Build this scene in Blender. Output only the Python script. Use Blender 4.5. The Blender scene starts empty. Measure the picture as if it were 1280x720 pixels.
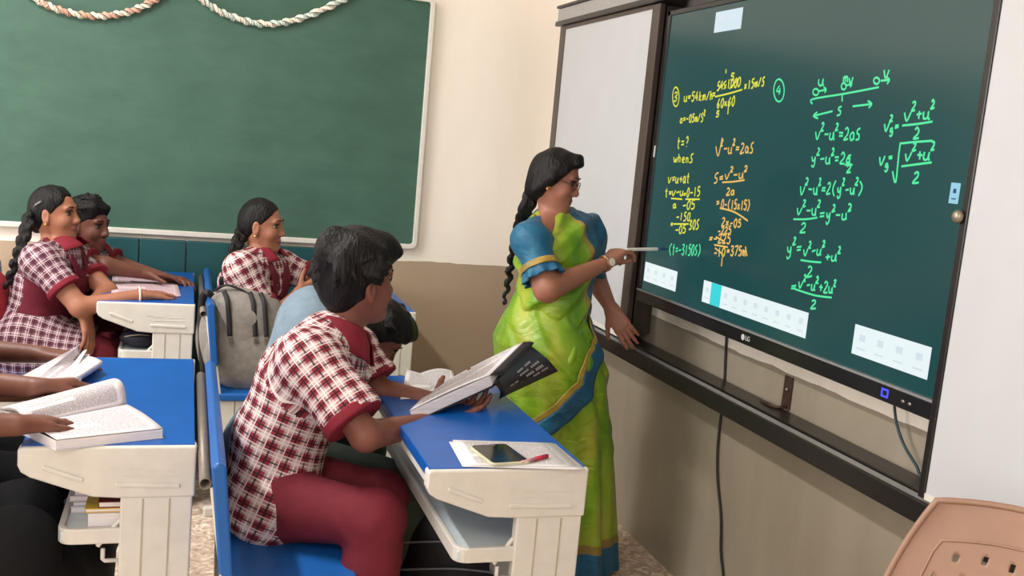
import bpy, bmesh, math, random
import numpy as np
from mathutils import Vector, Matrix, noise as mnoise
random.seed(7)
SC = bpy.context.scene
COL = SC.collection

# ---------------------------------------------------------------- camera
FPX = 1236.35
CAM = np.array([0.0, 0.0, 1.41])
def cam_axes(yaw, pitch, roll):
    yaw, pitch, roll = map(math.radians, (yaw, pitch, roll))
    cy, sy, cp, sp = math.cos(yaw), math.sin(yaw), math.cos(pitch), math.sin(pitch)
    fwd = np.array([sy*cp, cy*cp, -sp]); right = np.array([cy, -sy, 0.0]); down = np.cross(fwd, right)
    cr, sr = math.cos(roll), math.sin(roll)
    r2 = cr*right - sr*down
    return r2, np.cross(fwd, r2), fwd
R_, D_, F_ = cam_axes(18.613, 8.085, 5.2506)
cam_data = bpy.data.cameras.new('camera')
cam = bpy.data.objects.new('camera', cam_data); COL.objects.link(cam)
cam_data.sensor_width = 36.0; cam_data.lens = 36.0*FPX/1280.0; cam_data.clip_start = 0.02
cam.matrix_world = Matrix(((R_[0], -D_[0], -F_[0], CAM[0]), (R_[1], -D_[1], -F_[1], CAM[1]),
                           (R_[2], -D_[2], -F_[2], CAM[2]), (0, 0, 0, 1)))
SC.camera = cam
def ray(px, py): return R_*((px-640)/FPX) + D_*((py-360)/FPX) + F_
# a measured pixel on a surface of known distance gives a point of the room
def aty(px, py, Y): r = ray(px, py); return CAM + r*(Y/r[1])
def atx(px, py, X): r = ray(px, py); return CAM + r*(X/r[0])
def atz(px, py, Z): r = ray(px, py); return CAM + r*((Z-CAM[2])/r[2])

# ---------------------------------------------------------------- materials
def lin(c):
    return tuple(((v/255)/12.92 if v/255 <= .04045 else (((v/255)+.055)/1.055)**2.4) for v in c) + (1.0,)
MATS = {}
def new_mat(name):
    m = bpy.data.materials.new(name); m.use_nodes = True
    nt = m.node_tree; bs = nt.nodes['Principled BSDF']
    return m, nt, bs
def N(nt, t, **kw):
    n = nt.nodes.new(t)
    for k, v in kw.items():
        if k in n.inputs: n.inputs[k].default_value = v
        else: setattr(n, k, v)
    return n
def mat(name, col, rough=.5, var=.06, scale=20., metal=0., bump=0., bscale=None, spec=.5, coat=0., stretch=(1, 1, 1), detail=4.):
    if name in MATS: return MATS[name]
    m, nt, bs = new_mat(name); L = nt.links.new
    tc = N(nt, 'ShaderNodeTexCoord'); mp = N(nt, 'ShaderNodeMapping'); mp.inputs['Scale'].default_value = stretch
    L(tc.outputs['Object'], mp.inputs['Vector'])
    nz = N(nt, 'ShaderNodeTexNoise'); nz.inputs['Scale'].default_value = scale; nz.inputs['Detail'].default_value = detail
    L(mp.outputs['Vector'], nz.inputs['Vector'])
    c = lin(col)
    rp = N(nt, 'ShaderNodeValToRGB')
    rp.color_ramp.elements[0].position = .3; rp.color_ramp.elements[1].position = .7
    rp.color_ramp.elements[0].color = tuple(v*(1-var*2) for v in c[:3]) + (1,)
    rp.color_ramp.elements[1].color = tuple(min(1, v*(1+var*2)) for v in c[:3]) + (1,)
    L(nz.outputs['Fac'], rp.inputs['Fac']); L(rp.outputs['Color'], bs.inputs['Base Color'])
    bs.inputs['Roughness'].default_value = rough; bs.inputs['Metallic'].default_value = metal
    bs.inputs['Specular IOR Level'].default_value = spec; bs.inputs['Coat Weight'].default_value = coat
    if bump:
        b = N(nt, 'ShaderNodeBump'); b.inputs['Strength'].default_value = bump; b.inputs['Distance'].default_value = .004
        n2 = N(nt, 'ShaderNodeTexNoise'); n2.inputs['Scale'].default_value = bscale or scale*3; n2.inputs['Detail'].default_value = 3
        L(mp.outputs['Vector'], n2.inputs['Vector']); L(n2.outputs['Fac'], b.inputs['Height']); L(b.outputs['Normal'], bs.inputs['Normal'])
    MATS[name] = m; return m
def emit(name, col, strength=1.0, rough=.25, base=(8, 8, 9), spec=.5):
    if name in MATS: return MATS[name]
    m, nt, bs = new_mat(name)
    nz = N(nt, 'ShaderNodeTexNoise'); nz.inputs['Scale'].default_value = 3.0
    tc = N(nt, 'ShaderNodeTexCoord'); nt.links.new(tc.outputs['Object'], nz.inputs['Vector'])
    rp = N(nt, 'ShaderNodeValToRGB'); c = lin(col)
    rp.color_ramp.elements[0].color = tuple(v*.94 for v in c[:3])+(1,); rp.color_ramp.elements[1].color = tuple(v*1.06 for v in c[:3])+(1,)
    nt.links.new(nz.outputs['Fac'], rp.inputs['Fac']); nt.links.new(rp.outputs['Color'], bs.inputs['Emission Color'])
    bs.inputs['Base Color'].default_value = lin(base); bs.inputs['Roughness'].default_value = rough
    bs.inputs['Emission Strength'].default_value = strength; bs.inputs['Specular IOR Level'].default_value = spec
    MATS[name] = m; return m

def wall_mat(name, upper, dado, zd, smudge=.10):
    m, nt, bs = new_mat(name); L = nt.links.new
    g = N(nt, 'ShaderNodeNewGeometry'); sx = N(nt, 'ShaderNodeSeparateXYZ'); L(g.outputs['Position'], sx.inputs['Vector'])
    nz = N(nt, 'ShaderNodeTexNoise'); nz.inputs['Scale'].default_value = 6.; nz.inputs['Detail'].default_value = 3
    L(g.outputs['Position'], nz.inputs['Vector'])
    ma = N(nt, 'ShaderNodeMath', operation='MULTIPLY_ADD'); L(nz.outputs['Fac'], ma.inputs[0]); ma.inputs[1].default_value = .02
    L(sx.outputs['Z'], ma.inputs[2])
    gt = N(nt, 'ShaderNodeMath', operation='GREATER_THAN'); L(ma.outputs[0], gt.inputs[0]); gt.inputs[1].default_value = zd+.01
    n2 = N(nt, 'ShaderNodeTexNoise'); n2.inputs['Scale'].default_value = 2.2; n2.inputs['Detail'].default_value = 6; n2.inputs['Roughness'].default_value = .6
    mp = N(nt, 'ShaderNodeMapping'); mp.inputs['Scale'].default_value = (1.6, 1.6, .5); L(g.outputs['Position'], mp.inputs['Vector']); L(mp.outputs['Vector'], n2.inputs['Vector'])
    mx = N(nt, 'ShaderNodeMix', data_type='RGBA'); L(gt.outputs[0], mx.inputs[0])
    mx.inputs[6].default_value = lin(dado); mx.inputs[7].default_value = lin(upper)
    rp = N(nt, 'ShaderNodeValToRGB'); rp.color_ramp.elements[0].position = .35; rp.color_ramp.elements[1].position = .65
    lo = 1-smudge; rp.color_ramp.elements[0].color = (lo, lo*.985, lo*.97, 1); rp.color_ramp.elements[1].color = (1, 1, 1, 1)
    L(n2.outputs['Fac'], rp.inputs['Fac'])
    mu = N(nt, 'ShaderNodeMix', data_type='RGBA', blend_type='MULTIPLY'); mu.inputs[0].default_value = 1.
    L(mx.outputs[2], mu.inputs[6]); L(rp.outputs['Color'], mu.inputs[7]); L(mu.outputs[2], bs.inputs['Base Color'])
    rr = N(nt, 'ShaderNodeMath', operation='MULTIPLY_ADD'); L(gt.outputs[0], rr.inputs[0]); rr.inputs[1].default_value = .35; rr.inputs[2].default_value = .45
    L(rr.outputs[0], bs.inputs['Roughness'])
    b = N(nt, 'ShaderNodeBump'); b.inputs['Strength'].default_value = .15; b.inputs['Distance'].default_value = .004
    n3 = N(nt, 'ShaderNodeTexNoise'); n3.inputs['Scale'].default_value = 14.; L(g.outputs['Position'], n3.inputs['Vector'])
    L(n3.outputs['Fac'], b.inputs['Height']); L(b.outputs['Normal'], bs.inputs['Normal'])
    return m

# ---------------------------------------------------------------- mesh helpers
def unit(v): v = np.asarray(v, float); return v/max(1e-9, np.linalg.norm(v))
def frame_of(d, ref=(0, 0, 1)):
    d = unit(d); ref = np.asarray(ref, float)
    if abs(np.dot(d, unit(ref))) > .97: ref = np.array([1.0, 0, 0])
    a = unit(np.cross(ref, d)); b = np.cross(d, a)
    return a, b, d
class MB:
    def __init__(s): s.v = []; s.f = []; s.m = []; s.uv = {}; s.cur = 0
    def add(s, vs, fs):
        o = len(s.v); s.v += [tuple(map(float, p)) for p in vs]
        for f in fs: s.f.append(tuple(i+o for i in f)); s.m.append(s.cur)
        return s
    def box(s, lo, hi):
        x0, y0, z0 = lo; x1, y1, z1 = hi
        return s.add([(x0,y0,z0),(x1,y0,z0),(x1,y1,z0),(x0,y1,z0),(x0,y0,z1),(x1,y0,z1),(x1,y1,z1),(x0,y1,z1)],
                     [(3,2,1,0),(4,5,6,7),(0,1,5,4),(1,2,6,5),(2,3,7,6),(3,0,4,7)])
    def obox(s, c, ax, half):
        c = np.asarray(c, float); a, b, d = [np.asarray(q, float) for q in ax]
        P = [c+a*half[0]*i+b*half[1]*j+d*half[2]*k for k in (-1, 1) for i, j in ((-1,-1),(1,-1),(1,1),(-1,1))]
        fs = [(3,2,1,0),(4,5,6,7),(0,1,5,4),(1,2,6,5),(2,3,7,6),(3,0,4,7)]
        return s.add(P, fs)
    def prism(s, pts, o, u, v, w):
        """polygon pts in (u,v) from o, extruded by vector w"""
        o, u, v, w = [np.asarray(q, float) for q in (o, u, v, w)]; n = len(pts)
        A = [o+u*p[0]+v*p[1] for p in pts]; B = [p+w for p in A]
        fs = [tuple(range(n)), tuple(range(2*n-1, n-1, -1))] + [(i, i+n, (i+1) % n+n, (i+1) % n) for i in range(n)]
        return s.add(A+B, fs)
    def tube(s, path, r, n=10, cap=True, ref=(0, 0, 1), flat=1.0):
        P = [np.asarray(p, float) for p in path]; k = len(P)
        rs = list(r) if hasattr(r, '__len__') else [r]*k
        vs = []; a = None
        for i in range(k):
            d = unit(P[min(i+1, k-1)]-P[max(i-1, 0)])
            if a is None: a, b, _ = frame_of(d, ref)
            else: a = unit(a-d*np.dot(a, d)); b = np.cross(d, a)
            for j in range(n):
                t = 2*math.pi*j/n; vs.append(P[i]+a*rs[i]*math.cos(t)+b*rs[i]*flat*math.sin(t))
        fs = [(i*n+j, i*n+(j+1) % n, (i+1)*n+(j+1) % n, (i+1)*n+j) for i in range(k-1) for j in range(n)]
        if cap: fs += [tuple(range(n-1, -1, -1)), tuple(range((k-1)*n, k*n))]
        return s.add(vs, fs)
    def grid(s, fn, nu, nv, thick=None):
        vs = [np.asarray(fn(i/nu, j/nv), float) for i in range(nu+1) for j in range(nv+1)]
        w = nv+1
        fs = [(i*w+j, (i+1)*w+j, (i+1)*w+j+1, i*w+j+1) for i in range(nu) for j in range(nv)]
        return s.add(vs, fs)
    def ball(s, c, r, n=12, m=8, ax=None):
        c = np.asarray(c, float); r = (r, r, r) if not hasattr(r, '__len__') else r
        ax = ax or (np.array([1., 0, 0]), np.array([0, 1., 0]), np.array([0, 0, 1.]))
        vs = []
        for i in range(m+1):
            ph = math.pi*i/m
            for j in range(n):
                t = 2*math.pi*j/n
                vs.append(c+ax[0]*r[0]*math.sin(ph)*math.cos(t)+ax[1]*r[1]*math.sin(ph)*math.sin(t)+ax[2]*r[2]*math.cos(ph))
        fs = [(i*n+j, (i+1)*n+j, (i+1)*n+(j+1) % n, i*n+(j+1) % n) for i in range(m) for j in range(n)]
        return s.add(vs, fs)
    def build(s, name, mats, parent=None, smooth=False, bevel=0., seg=2, weld=True, solid=0., off=-1., sub=0):
        org = np.array(parent['_org']) if parent is not None and '_org' in parent else np.zeros(3)
        me = bpy.data.meshes.new(name)
        me.from_pydata([tuple(np.array(p)-org) for p in s.v], [], s.f)
        mats = mats if isinstance(mats, (list, tuple)) else [mats]
        for m in mats: me.materials.append(m)
        me.polygons.foreach_set('material_index', s.m)
        if weld:
            bm = bmesh.new(); bm.from_mesh(me); bmesh.ops.remove_doubles(bm, verts=bm.verts, dist=1e-5)
            bmesh.ops.recalc_face_normals(bm, faces=bm.faces); bm.to_mesh(me); bm.free()
        if smooth: me.polygons.foreach_set('use_smooth', [True]*len(me.polygons))
        me.update()
        o = bpy.data.objects.new(name, me); COL.objects.link(o)
        if parent is not None: o.parent = parent; o['_org'] = list(map(float, org))
        if solid: q = o.modifiers.new('solid', 'SOLIDIFY'); q.thickness = solid; q.offset = off
        if bevel:
            q = o.modifiers.new('bevel', 'BEVEL'); q.width = bevel; q.segments = seg; q.limit_method = 'ANGLE'; q.angle_limit = math.radians(35)
            q.harden_normals = False
        if sub: q = o.modifiers.new('sub', 'SUBSURF'); q.levels = sub; q.render_levels = sub
        return o
def tag(o, label, cat, group=None, kind=None):
    o['label'] = label; o['category'] = cat
    if group: o['group'] = group
    if kind: o['kind'] = kind
    return o
def thing(name, label, cat, loc=(0, 0, 0), group=None):
    o = bpy.data.objects.new(name, None); COL.objects.link(o); o.location = tuple(map(float, loc)); o.empty_display_size = .05
    o['_org'] = list(map(float, loc)); return tag(o, label, cat, group)
def struct(o): o['kind'] = 'structure'; return o
def copy_tree(o, parent=None):
    c = o.copy(); COL.objects.link(c)
    if parent is not None: c.parent = parent
    for ch in list(o.children): copy_tree(ch, c)
    return c
def spline(pts, n=8):
    P = [np.asarray(p, float) for p in pts]; out = []
    for i in range(len(P)-1):
        p0, p1, p2, p3 = P[max(i-1, 0)], P[i], P[i+1], P[min(i+2, len(P)-1)]
        for k in range(n):
            t = k/n; out.append(.5*((2*p1)+(-p0+p2)*t+(2*p0-5*p1+4*p2-p3)*t*t+(-p0+3*p1-3*p2+p3)*t**3))
    out.append(P[-1]); return out

# ---------------------------------------------------------------- room
XW, YW, XL, YF, ZC, ZD = 1.65, 4.47, -3.4, -2.6, 2.95, .845
M_back = wall_mat('cream wall over brown dado', (252, 243, 230), (180, 159, 136), ZD, .05)
M_right = wall_mat('cream wall over grey dado', (250, 240, 226), (158, 148, 131), ZD, .20)
M_floor = None
def floor_mat():
    m, nt, bs = new_mat('worn speckled floor'); L = nt.links.new
    g = N(nt, 'ShaderNodeNewGeometry')
    vo = N(nt, 'ShaderNodeTexNoise'); vo.inputs['Scale'].default_value = 26.; vo.inputs['Detail'].default_value = 5; vo.inputs['Distortion'].default_value = 1.5
    L(g.outputs['Position'], vo.inputs['Vector'])
    rp = N(nt, 'ShaderNodeValToRGB'); e = rp.color_ramp.elements
    e[0].position = .36; e[0].color = lin((168, 144, 124)); e[1].position = .72; e[1].color = lin((250, 240, 226))
    k = e.new(.55); k.color = lin((212, 190, 170))
    L(vo.outputs['Fac'], rp.inputs['Fac']); L(rp.outputs['Color'], bs.inputs['Base Color'])
    bs.inputs['Roughness'].default_value = .42
    return m
def plane_box(name, lo, hi, m): return struct(MB().box(lo, hi).build(name, m))
plane_box('floor', (XL-.1, YF-.1, -.1), (XW+.1, YW+.1, 0), floor_mat())
plane_box('ceiling', (XL-.1, YF-.1, ZC), (XW+.1, YW+.1, ZC+.1), mat('white ceiling paint', (236, 232, 224), .9))
plane_box('wall_back', (XL-.1, YW, 0), (XW+.1, YW+.1, ZC), M_back)
plane_box('wall_right', (XW, YF, 0), (XW+.1, YW, ZC), M_right)
plane_box('wall_left', (XL-.1, YF, 0), (XL, YW, ZC), M_back)
plane_box('wall_front', (XL-.1, YF-.1, 0), (XW+.1, YF, ZC), M_back)

M_cream = mat('cream moulded plastic', (214, 210, 202), .38, .02, 30, bump=.05, bscale=200)
M_blue = mat('blue laminate', (8, 84, 166), .3, .04, 12, spec=.3)
M_bluep = mat('blue moulded plastic', (24, 92, 168), .4, .03, 14)
M_steel = mat('dull steel', (150, 140, 128), .35, .05, 40, metal=.8); M_pipe = mat('grey painted pipe', (122, 112, 102), .45, .05, 40, metal=.3)
M_pale = mat('pale grey shelf plastic', (205, 216, 218), .3, .02, 20)
M_black = mat('black cloth', (22, 22, 28), .85, .15, 60, bump=.3, bscale=400)
M_white = mat('white enamel', (194, 196, 200), .32, .012, 6, spec=.5)
M_alu = mat('white aluminium trim', (222, 218, 208), .35, .02, 30)
M_brown = mat('dark brown anodised frame', (66, 55, 50), .35, .08, 40, stretch=(1, 1, .15))
M_rail = mat('black anodised rail', (30, 27, 27), .3, .08, 40)
M_silver = mat('brushed aluminium', (176, 178, 182), .32, .04, 60, metal=.6)

# chalkboard on the back wall
def board_mat():
    m, nt, bs = new_mat('green chalkboard'); L = nt.links.new
    tc = N(nt, 'ShaderNodeTexCoord'); mp = N(nt, 'ShaderNodeMapping'); mp.inputs['Scale'].default_value = (1.2, 1, 2.6)
    L(tc.outputs['Object'], mp.inputs['Vector'])
    nz = N(nt, 'ShaderNodeTexNoise'); nz.inputs['Scale'].default_value = 3.0; nz.inputs['Detail'].default_value = 8; nz.inputs['Roughness'].default_value = .66; nz.inputs['Distortion'].default_value = .15
    L(mp.outputs['Vector'], nz.inputs['Vector'])
    rp = N(nt, 'ShaderNodeValToRGB'); e = rp.color_ramp.elements
    e[0].position = .30; e[0].color = lin((50, 86, 72)); e[1].position = .80; e[1].color = lin((70, 106, 90))
    L(nz.outputs['Fac'], rp.inputs['Fac']); L(rp.outputs['Color'], bs.inputs['Base Color']); bs.inputs['Roughness'].default_value = .62
    return m
cb = thing('chalkboard', 'long green chalkboard with white aluminium edge on the cream back wall', 'chalkboard', (-.2, YW, .93))
bx0, bx1, bz0, bz1 = -1.45, 1.015, .905, 2.03
y = YW-.022
MB().box((bx0+.01, y, bz0+.01), (bx1-.01, YW-.002, bz1-.01)).build('board_surface', board_mat(), cb)
def rrect(x0, x1, z0, z1, r, k=6):
    out = []
    for cx, cz, a0 in ((x1-r, z0+r, -90), (x1-r, z1-r, 0), (x0+r, z1-r, 90), (x0+r, z0+r, 180)):
        for i in range(k+1):
            a = math.radians(a0+90*i/k); out.append((cx+r*math.cos(a), cz+r*math.sin(a)))
    return out
f = MB(); o = rrect(bx0, bx1, bz0, bz1, .03); i_ = rrect(bx0+.02, bx1-.02, bz0+.022, bz1-.02, .012); n = len(o)
vs = [(p[0], y-.016, p[1]) for p in o]+[(p[0], y-.016, p[1]) for p in i_]+[(p[0], YW-.001, p[1]) for p in o]+[(p[0], YW-.001, p[1]) for p in i_]
fs = []
for k in range(n):
    q = (k+1) % n; fs += [(k, q, q+n, k+n), (k, k+2*n, q+2*n, q), (k+n, q+n, q+3*n, k+3*n), (k+2*n, k+3*n, q+3*n, q+2*n)]
f.add(vs, fs).build('board_frame', M_alu, cb, bevel=.003)

# twisted paper garlands pinned along the top of the chalkboard
def garland(pts, label, m1, m2):
    P = spline([aty(a, b, y-.019) for a, b in pts], 14)
    ob = thing('garland', label, 'garland', P[len(P)//2], 'twisted paper garlands over the chalkboard')
    for nm, ph, mm in (('ribbon', 0., m1), ('ribbon', math.pi, m2)):
        mb = MB(); k = len(P); vs = []
        for i, p in enumerate(P):
            d = unit(P[min(i+1, k-1)]-P[max(i-1, 0)]); a, b, _ = frame_of(d, (0, 1, 0)); t = i*.62+ph
            w = a*math.cos(t)+b*math.sin(t); e = np.cross(d, w)
            vs += [p+w*.003-e*.011, p+w*.017, p+w*.003+e*.011]
        fs = []
        for i in range(k-1):
            for j in range(2): fs.append((i*3+j, i*3+j+1, (i+1)*3+j+1, (i+1)*3+j))
        mb.add(vs, fs).build(nm, mm, ob, smooth=False, weld=False, solid=.0015)
    return ob
M_gold = mat('peach paper', (214, 172, 150), .5, .12, 60); M_ivory = mat('ivory paper', (238, 226, 208), .5, .08, 60); M_mint = mat('silvery paper', (206, 218, 206), .4, .1, 60)
garland([(20, -22), (47, 0), (80, 14), (120, 20), (160, 15), (193, 0), (215, -20)], 'peach twisted paper garland, the one nearer the end of the chalkboard away from the screen', M_gold, M_ivory)
garland([(225, -24), (253, 0), (285, 19), (330, 30), (375, 23), (428, 0), (455, -20)], 'silvery white twisted paper garland, the one nearer the screen', M_mint, M_ivory)

# teal painted panelling below the chalkboard
tp = thing('panelling', 'dark teal wooden panelling under the green chalkboard', 'panelling', (-.1, YW, 0))
for k in range(6):
    a = -.56+k*.19
    MB().box((a+.002, YW-.024, .02), (a+.188, YW-.002, .885)).build('panel_board', mat('teal painted board', (22, 78, 82), .5, .07, 6), tp, bevel=.004)
MB().box((-.57, YW-.03, 0), (.59, YW-.002, .03)).build('skirting_strip', mat('teal painted strip', (20, 62, 64), .5), tp, bevel=.003)

# ------------------------------------------------ sliding board system on the right wall
XS = 1.55
rs = thing('sliding_board_frame', 'dark brown and aluminium wall frame with rails around the smart screen', 'board frame', (XW, 2.6, .7))
ye, yb = .35, 4.23                 # near and far end of the rails
b = MB(); b.box((1.50, ye, .697), (XW-.011, yb, .728)); b.box((1.50, ye, .728), (1.512, yb, .748)); b.box((1.56, ye, .728), (XW-.011, yb, .744))
b.build('bottom_rail', M_rail, rs, bevel=.003)
MB().box((1.514, ye, .729), (1.538, yb, .747)).build('track', M_silver, rs, bevel=.002)
b = MB(); b.box((1.512, ye, 1.952), (XW-.001, yb, 1.972)); b.box((1.512, ye, 2.028), (XW-.001, yb, 2.04))
b.build('top_rail', M_rail, rs, bevel=.003)
MB().box((1.522, ye, 1.973), (XW-.001, yb, 2.027)).build('top_track', M_silver, rs, bevel=.002)
MB().box((1.575, 3.255, .772), (XW-.002, 3.335, 1.952)).build('upright', M_brown, rs, bevel=.003)
MB().box((1.575, 4.17, .772), (XW-.002, yb, 1.952)).build('upright', M_brown, rs, bevel=.003)
def sliding_panel(label, y0, y1, x0, fw, stile_m):
    t = thing('sliding_whiteboard', label, 'whiteboard', (x0, (y0+y1)/2, .755), 'sliding whiteboards')
    z0, z1 = .755, 1.950
    MB().box((x0+.004, y0+fw, z0+.012), (x0+.018, y1-fw, z1-.014)).build('writing_surface', M_white, t)
    for a, b2 in ((y0, y0+fw), (y1-fw, y1)):
        MB().box((x0, a, z0), (x0+.022, b2, z1)).build('stile', stile_m, t, bevel=.003)
    MB().box((x0+.001, y0+fw, z0), (x0+.021, y1-fw, z0+.014)).build('bottom_edge', M_alu, t)
    MB().box((x0+.001, y0+fw, z1-.016), (x0+.021, y1-fw, z1)).build('top_edge', M_brown, t)
    return t
sliding_panel('white sliding whiteboard standing behind the woman in the green sari', 3.215, 4.20, 1.528, .062, M_brown)
p = sliding_panel('white sliding whiteboard drawn over the edge of the screen, above the tan chair', .62, 1.642, 1.502, .020, M_rail)
kn = atx(1199, 271, 1.50)
MB().ball(kn+np.array([-.004, 0, 0]), (.010, .014, .014)).build('catch_knob', mat('brass knob', (150, 140, 120), .35, metal=.6), p, smooth=True)

# ---- the smart board
sb = thing('smart_board', 'large black interactive screen covered with handwritten physics sums', 'interactive screen', (XS, 2.45, .9))
y0, y1, z0, z1 = 1.47, 3.185, .908, 1.918
MB().box((XS+.004, y0, z0), (XS+.075, y1, z1)).build('housing', mat('black screen housing', (26, 25, 28), .35), sb, bevel=.006)
b = MB(); w = .022
b.box((XS-.004, y1-w, z0+.05), (XS+.01, y1, z1)); b.box((XS-.004, y0, z0+.05), (XS+.01, y0+w, z1)); b.box((XS-.004, y0, z1-.016), (XS+.01, y1, z1)); 
b.build('bezel', mat('black glossy bezel', (24, 23, 26), .22), sb, bevel=.002)
MB().box((XS-.006, y0, z0), (XS+.01, y1, .948)).build('chin', mat('black glossy chin', (22, 22, 26), .25), sb, bevel=.003)
MB().box((XS-.009, y0, .948), (XS+.01, y1, .9535)).build('trim_strip', M_silver, sb)
def screen_mat():
    m, nt, bs = new_mat('lit teal screen')
    tc = N(nt, 'ShaderNodeTexCoord'); nz = N(nt, 'ShaderNodeTexNoise'); nz.inputs['Scale'].default_value = 1.3
    nt.links.new(tc.outputs['Object'], nz.inputs['Vector']); rp = N(nt, 'ShaderNodeValToRGB')
    rp.color_ramp.elements[0].color = lin((22, 66, 68)); rp.color_ramp.elements[1].color = lin((28, 74, 74))
    nt.links.new(nz.outputs['Fac'], rp.inputs['Fac']); nt.links.new(rp.outputs['Color'], bs.inputs['Emission Color'])
    bs.inputs['Emission Strength'].default_value = 1.; bs.inputs['Base Color'].default_value = lin((10, 14, 14)); bs.inputs['Roughness'].default_value = .2
    bs.inputs['Specular IOR Level'].default_value = .5
    return m
MB().box((XS, y0+w-.002, .950), (XS+.006, y1-w+.002, z1-.014)).build('screen', screen_mat(), sb)
M_ui = emit('lit white menu', (232, 244, 246)); M_cyan = emit('lit cyan button', (60, 214, 220)); M_uib = emit('lit pale blue tab', (150, 205, 226)); M_uig = emit('lit grey icon', (212, 226, 234))
def panel(pts, name, m, x=XS-.0008):
    q = [atx(a, c, x) for a, c in pts]; yy = [p[1] for p in q]; zz = [p[2] for p in q]
    ys, zs = (min(yy), max(yy)), (min(zz), max(zz))
    return MB().box((x, ys[0], zs[0]), (XS+.001, ys[1], zs[1])), ys, zs
def panel_build(pts, name, m, inset=(), cells=None):
    mb, ys, zs = panel(pts, name, m); ob = mb.build(name, m, sb)
    if cells:
        k, mi = cells; W = (ys[1]-ys[0])/k; ic = MB(); h = zs[1]-zs[0]
        for i in range(k):
            c = ys[1]-(i+.5)*W
            ic.box((XS-.0012, c-W*.16, zs[0]+h*.5), (XS-.0004, c+W*.16, zs[0]+h*.72))
            ic.box((XS-.0012, c-W*.24, zs[0]+h*.2), (XS-.0004, c+W*.24, zs[0]+h*.26))
        ic.build('menu_icons', mi, ob, weld=False)
    return ob, ys, zs
panel_build([(807, 327), (846, 341), (844, 363), (806, 351)], 'menu_panel', M_ui, cells=(4, M_uig))
ob, ys, zs = panel_build([(880, 351), (1010, 391), (1007, 418), (878, 377)], 'menu_panel', M_ui, cells=(10, M_uig))
d = (ys[1]-ys[0])/10
MB().box((XS-.0016, ys[1]-2.0*d, zs[0]), (XS-.0006, ys[1]-.9*d, zs[1])).build('menu_highlight', M_cyan, ob)
panel_build([(1069, 407), (1163, 434), (1159, 471), (1066, 442)], 'menu_panel', M_ui, cells=(4, M_uig))
panel_build([(895, 17), (928, 9), (926, 33), (893, 41)], 'menu_panel', M_uib.copy() if False else emit('lit pale menu', (206, 226, 236)), cells=(2, M_uig))
panel_build([(1189, 230), (1200, 229), (1197, 254), (1187, 254)], 'menu_tab', M_uib, cells=(1, emit('lit navy icon', (40, 70, 120))))
# mark and lamp on the chin
def txt(body, size, loc, m, parent, name, rotz=-math.pi/2):
    cu = bpy.data.curves.new(name, 'FONT'); cu.body = body; cu.size = size; cu.extrude = .0006; cu.align_x = 'CENTER'; cu.align_y = 'CENTER'
    t = bpy.data.objects.new(name, cu); t.rotation_euler = (math.pi/2, 0, rotz); t.location = loc
    COL.objects.link(t); dg = bpy.context.evaluated_depsgraph_get(); me = bpy.data.meshes.new_from_object(t.evaluated_get(dg))
    mw = t.matrix_basis.copy(); bpy.data.objects.remove(t); bpy.data.curves.remove(cu); me.transform(mw)
    org = Vector(parent['_org']); me.transform(Matrix.Translation(-org)); me.materials.clear(); me.materials.append(m)
    o = bpy.data.objects.new(name, me); COL.objects.link(o); o.parent = parent; return o
lg = atx(935, 421, XS-.006)
M_mark = mat('grey print', (196, 196, 198), .4)
txt('LG', .020, (XS-.0066, lg[1], .928), M_mark, sb, 'maker_mark')
mb = MB(); pts = [(math.cos(a)*.009, math.sin(a)*.009) for a in np.linspace(0, 2*math.pi, 15)[:-1]]
mb.prism(pts, (XS-.0068, lg[1]+.026, .928), (0, 1, 0), (0, 0, 1), (.001, 0, 0)).build('maker_mark', M_mark, sb)
led = atx(1106, 492, XS-.006)
f = MB()
for (a, c, e, g) in ((-.012, -.010, .012, -.006), (-.012, .006, .012, .010), (-.012, -.010, -.008, .010), (.008, -.010, .012, .010)):
    f.box((XS-.0072, led[1]+a, .929+c), (XS-.005, led[1]+e, .929+g))
f.build('power_lamp', emit('lit blue power lamp', (70, 80, 255), 1.6), sb, weld=False)
f = MB()
for px in (1128, 1137): q = atx(px, 504, XS-.006); f.ball((XS-.006, q[1], .926), (.002, .006, .004))
f.build('button', M_steel, sb, smooth=True)
q = atx(829, 190, XS-.005); MB().box((XS-.0065, y1-.020, q[2]-.02), (XS-.003, y1-.012, q[2]+.02)).build('bezel_sticker', M_mark, sb)
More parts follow.
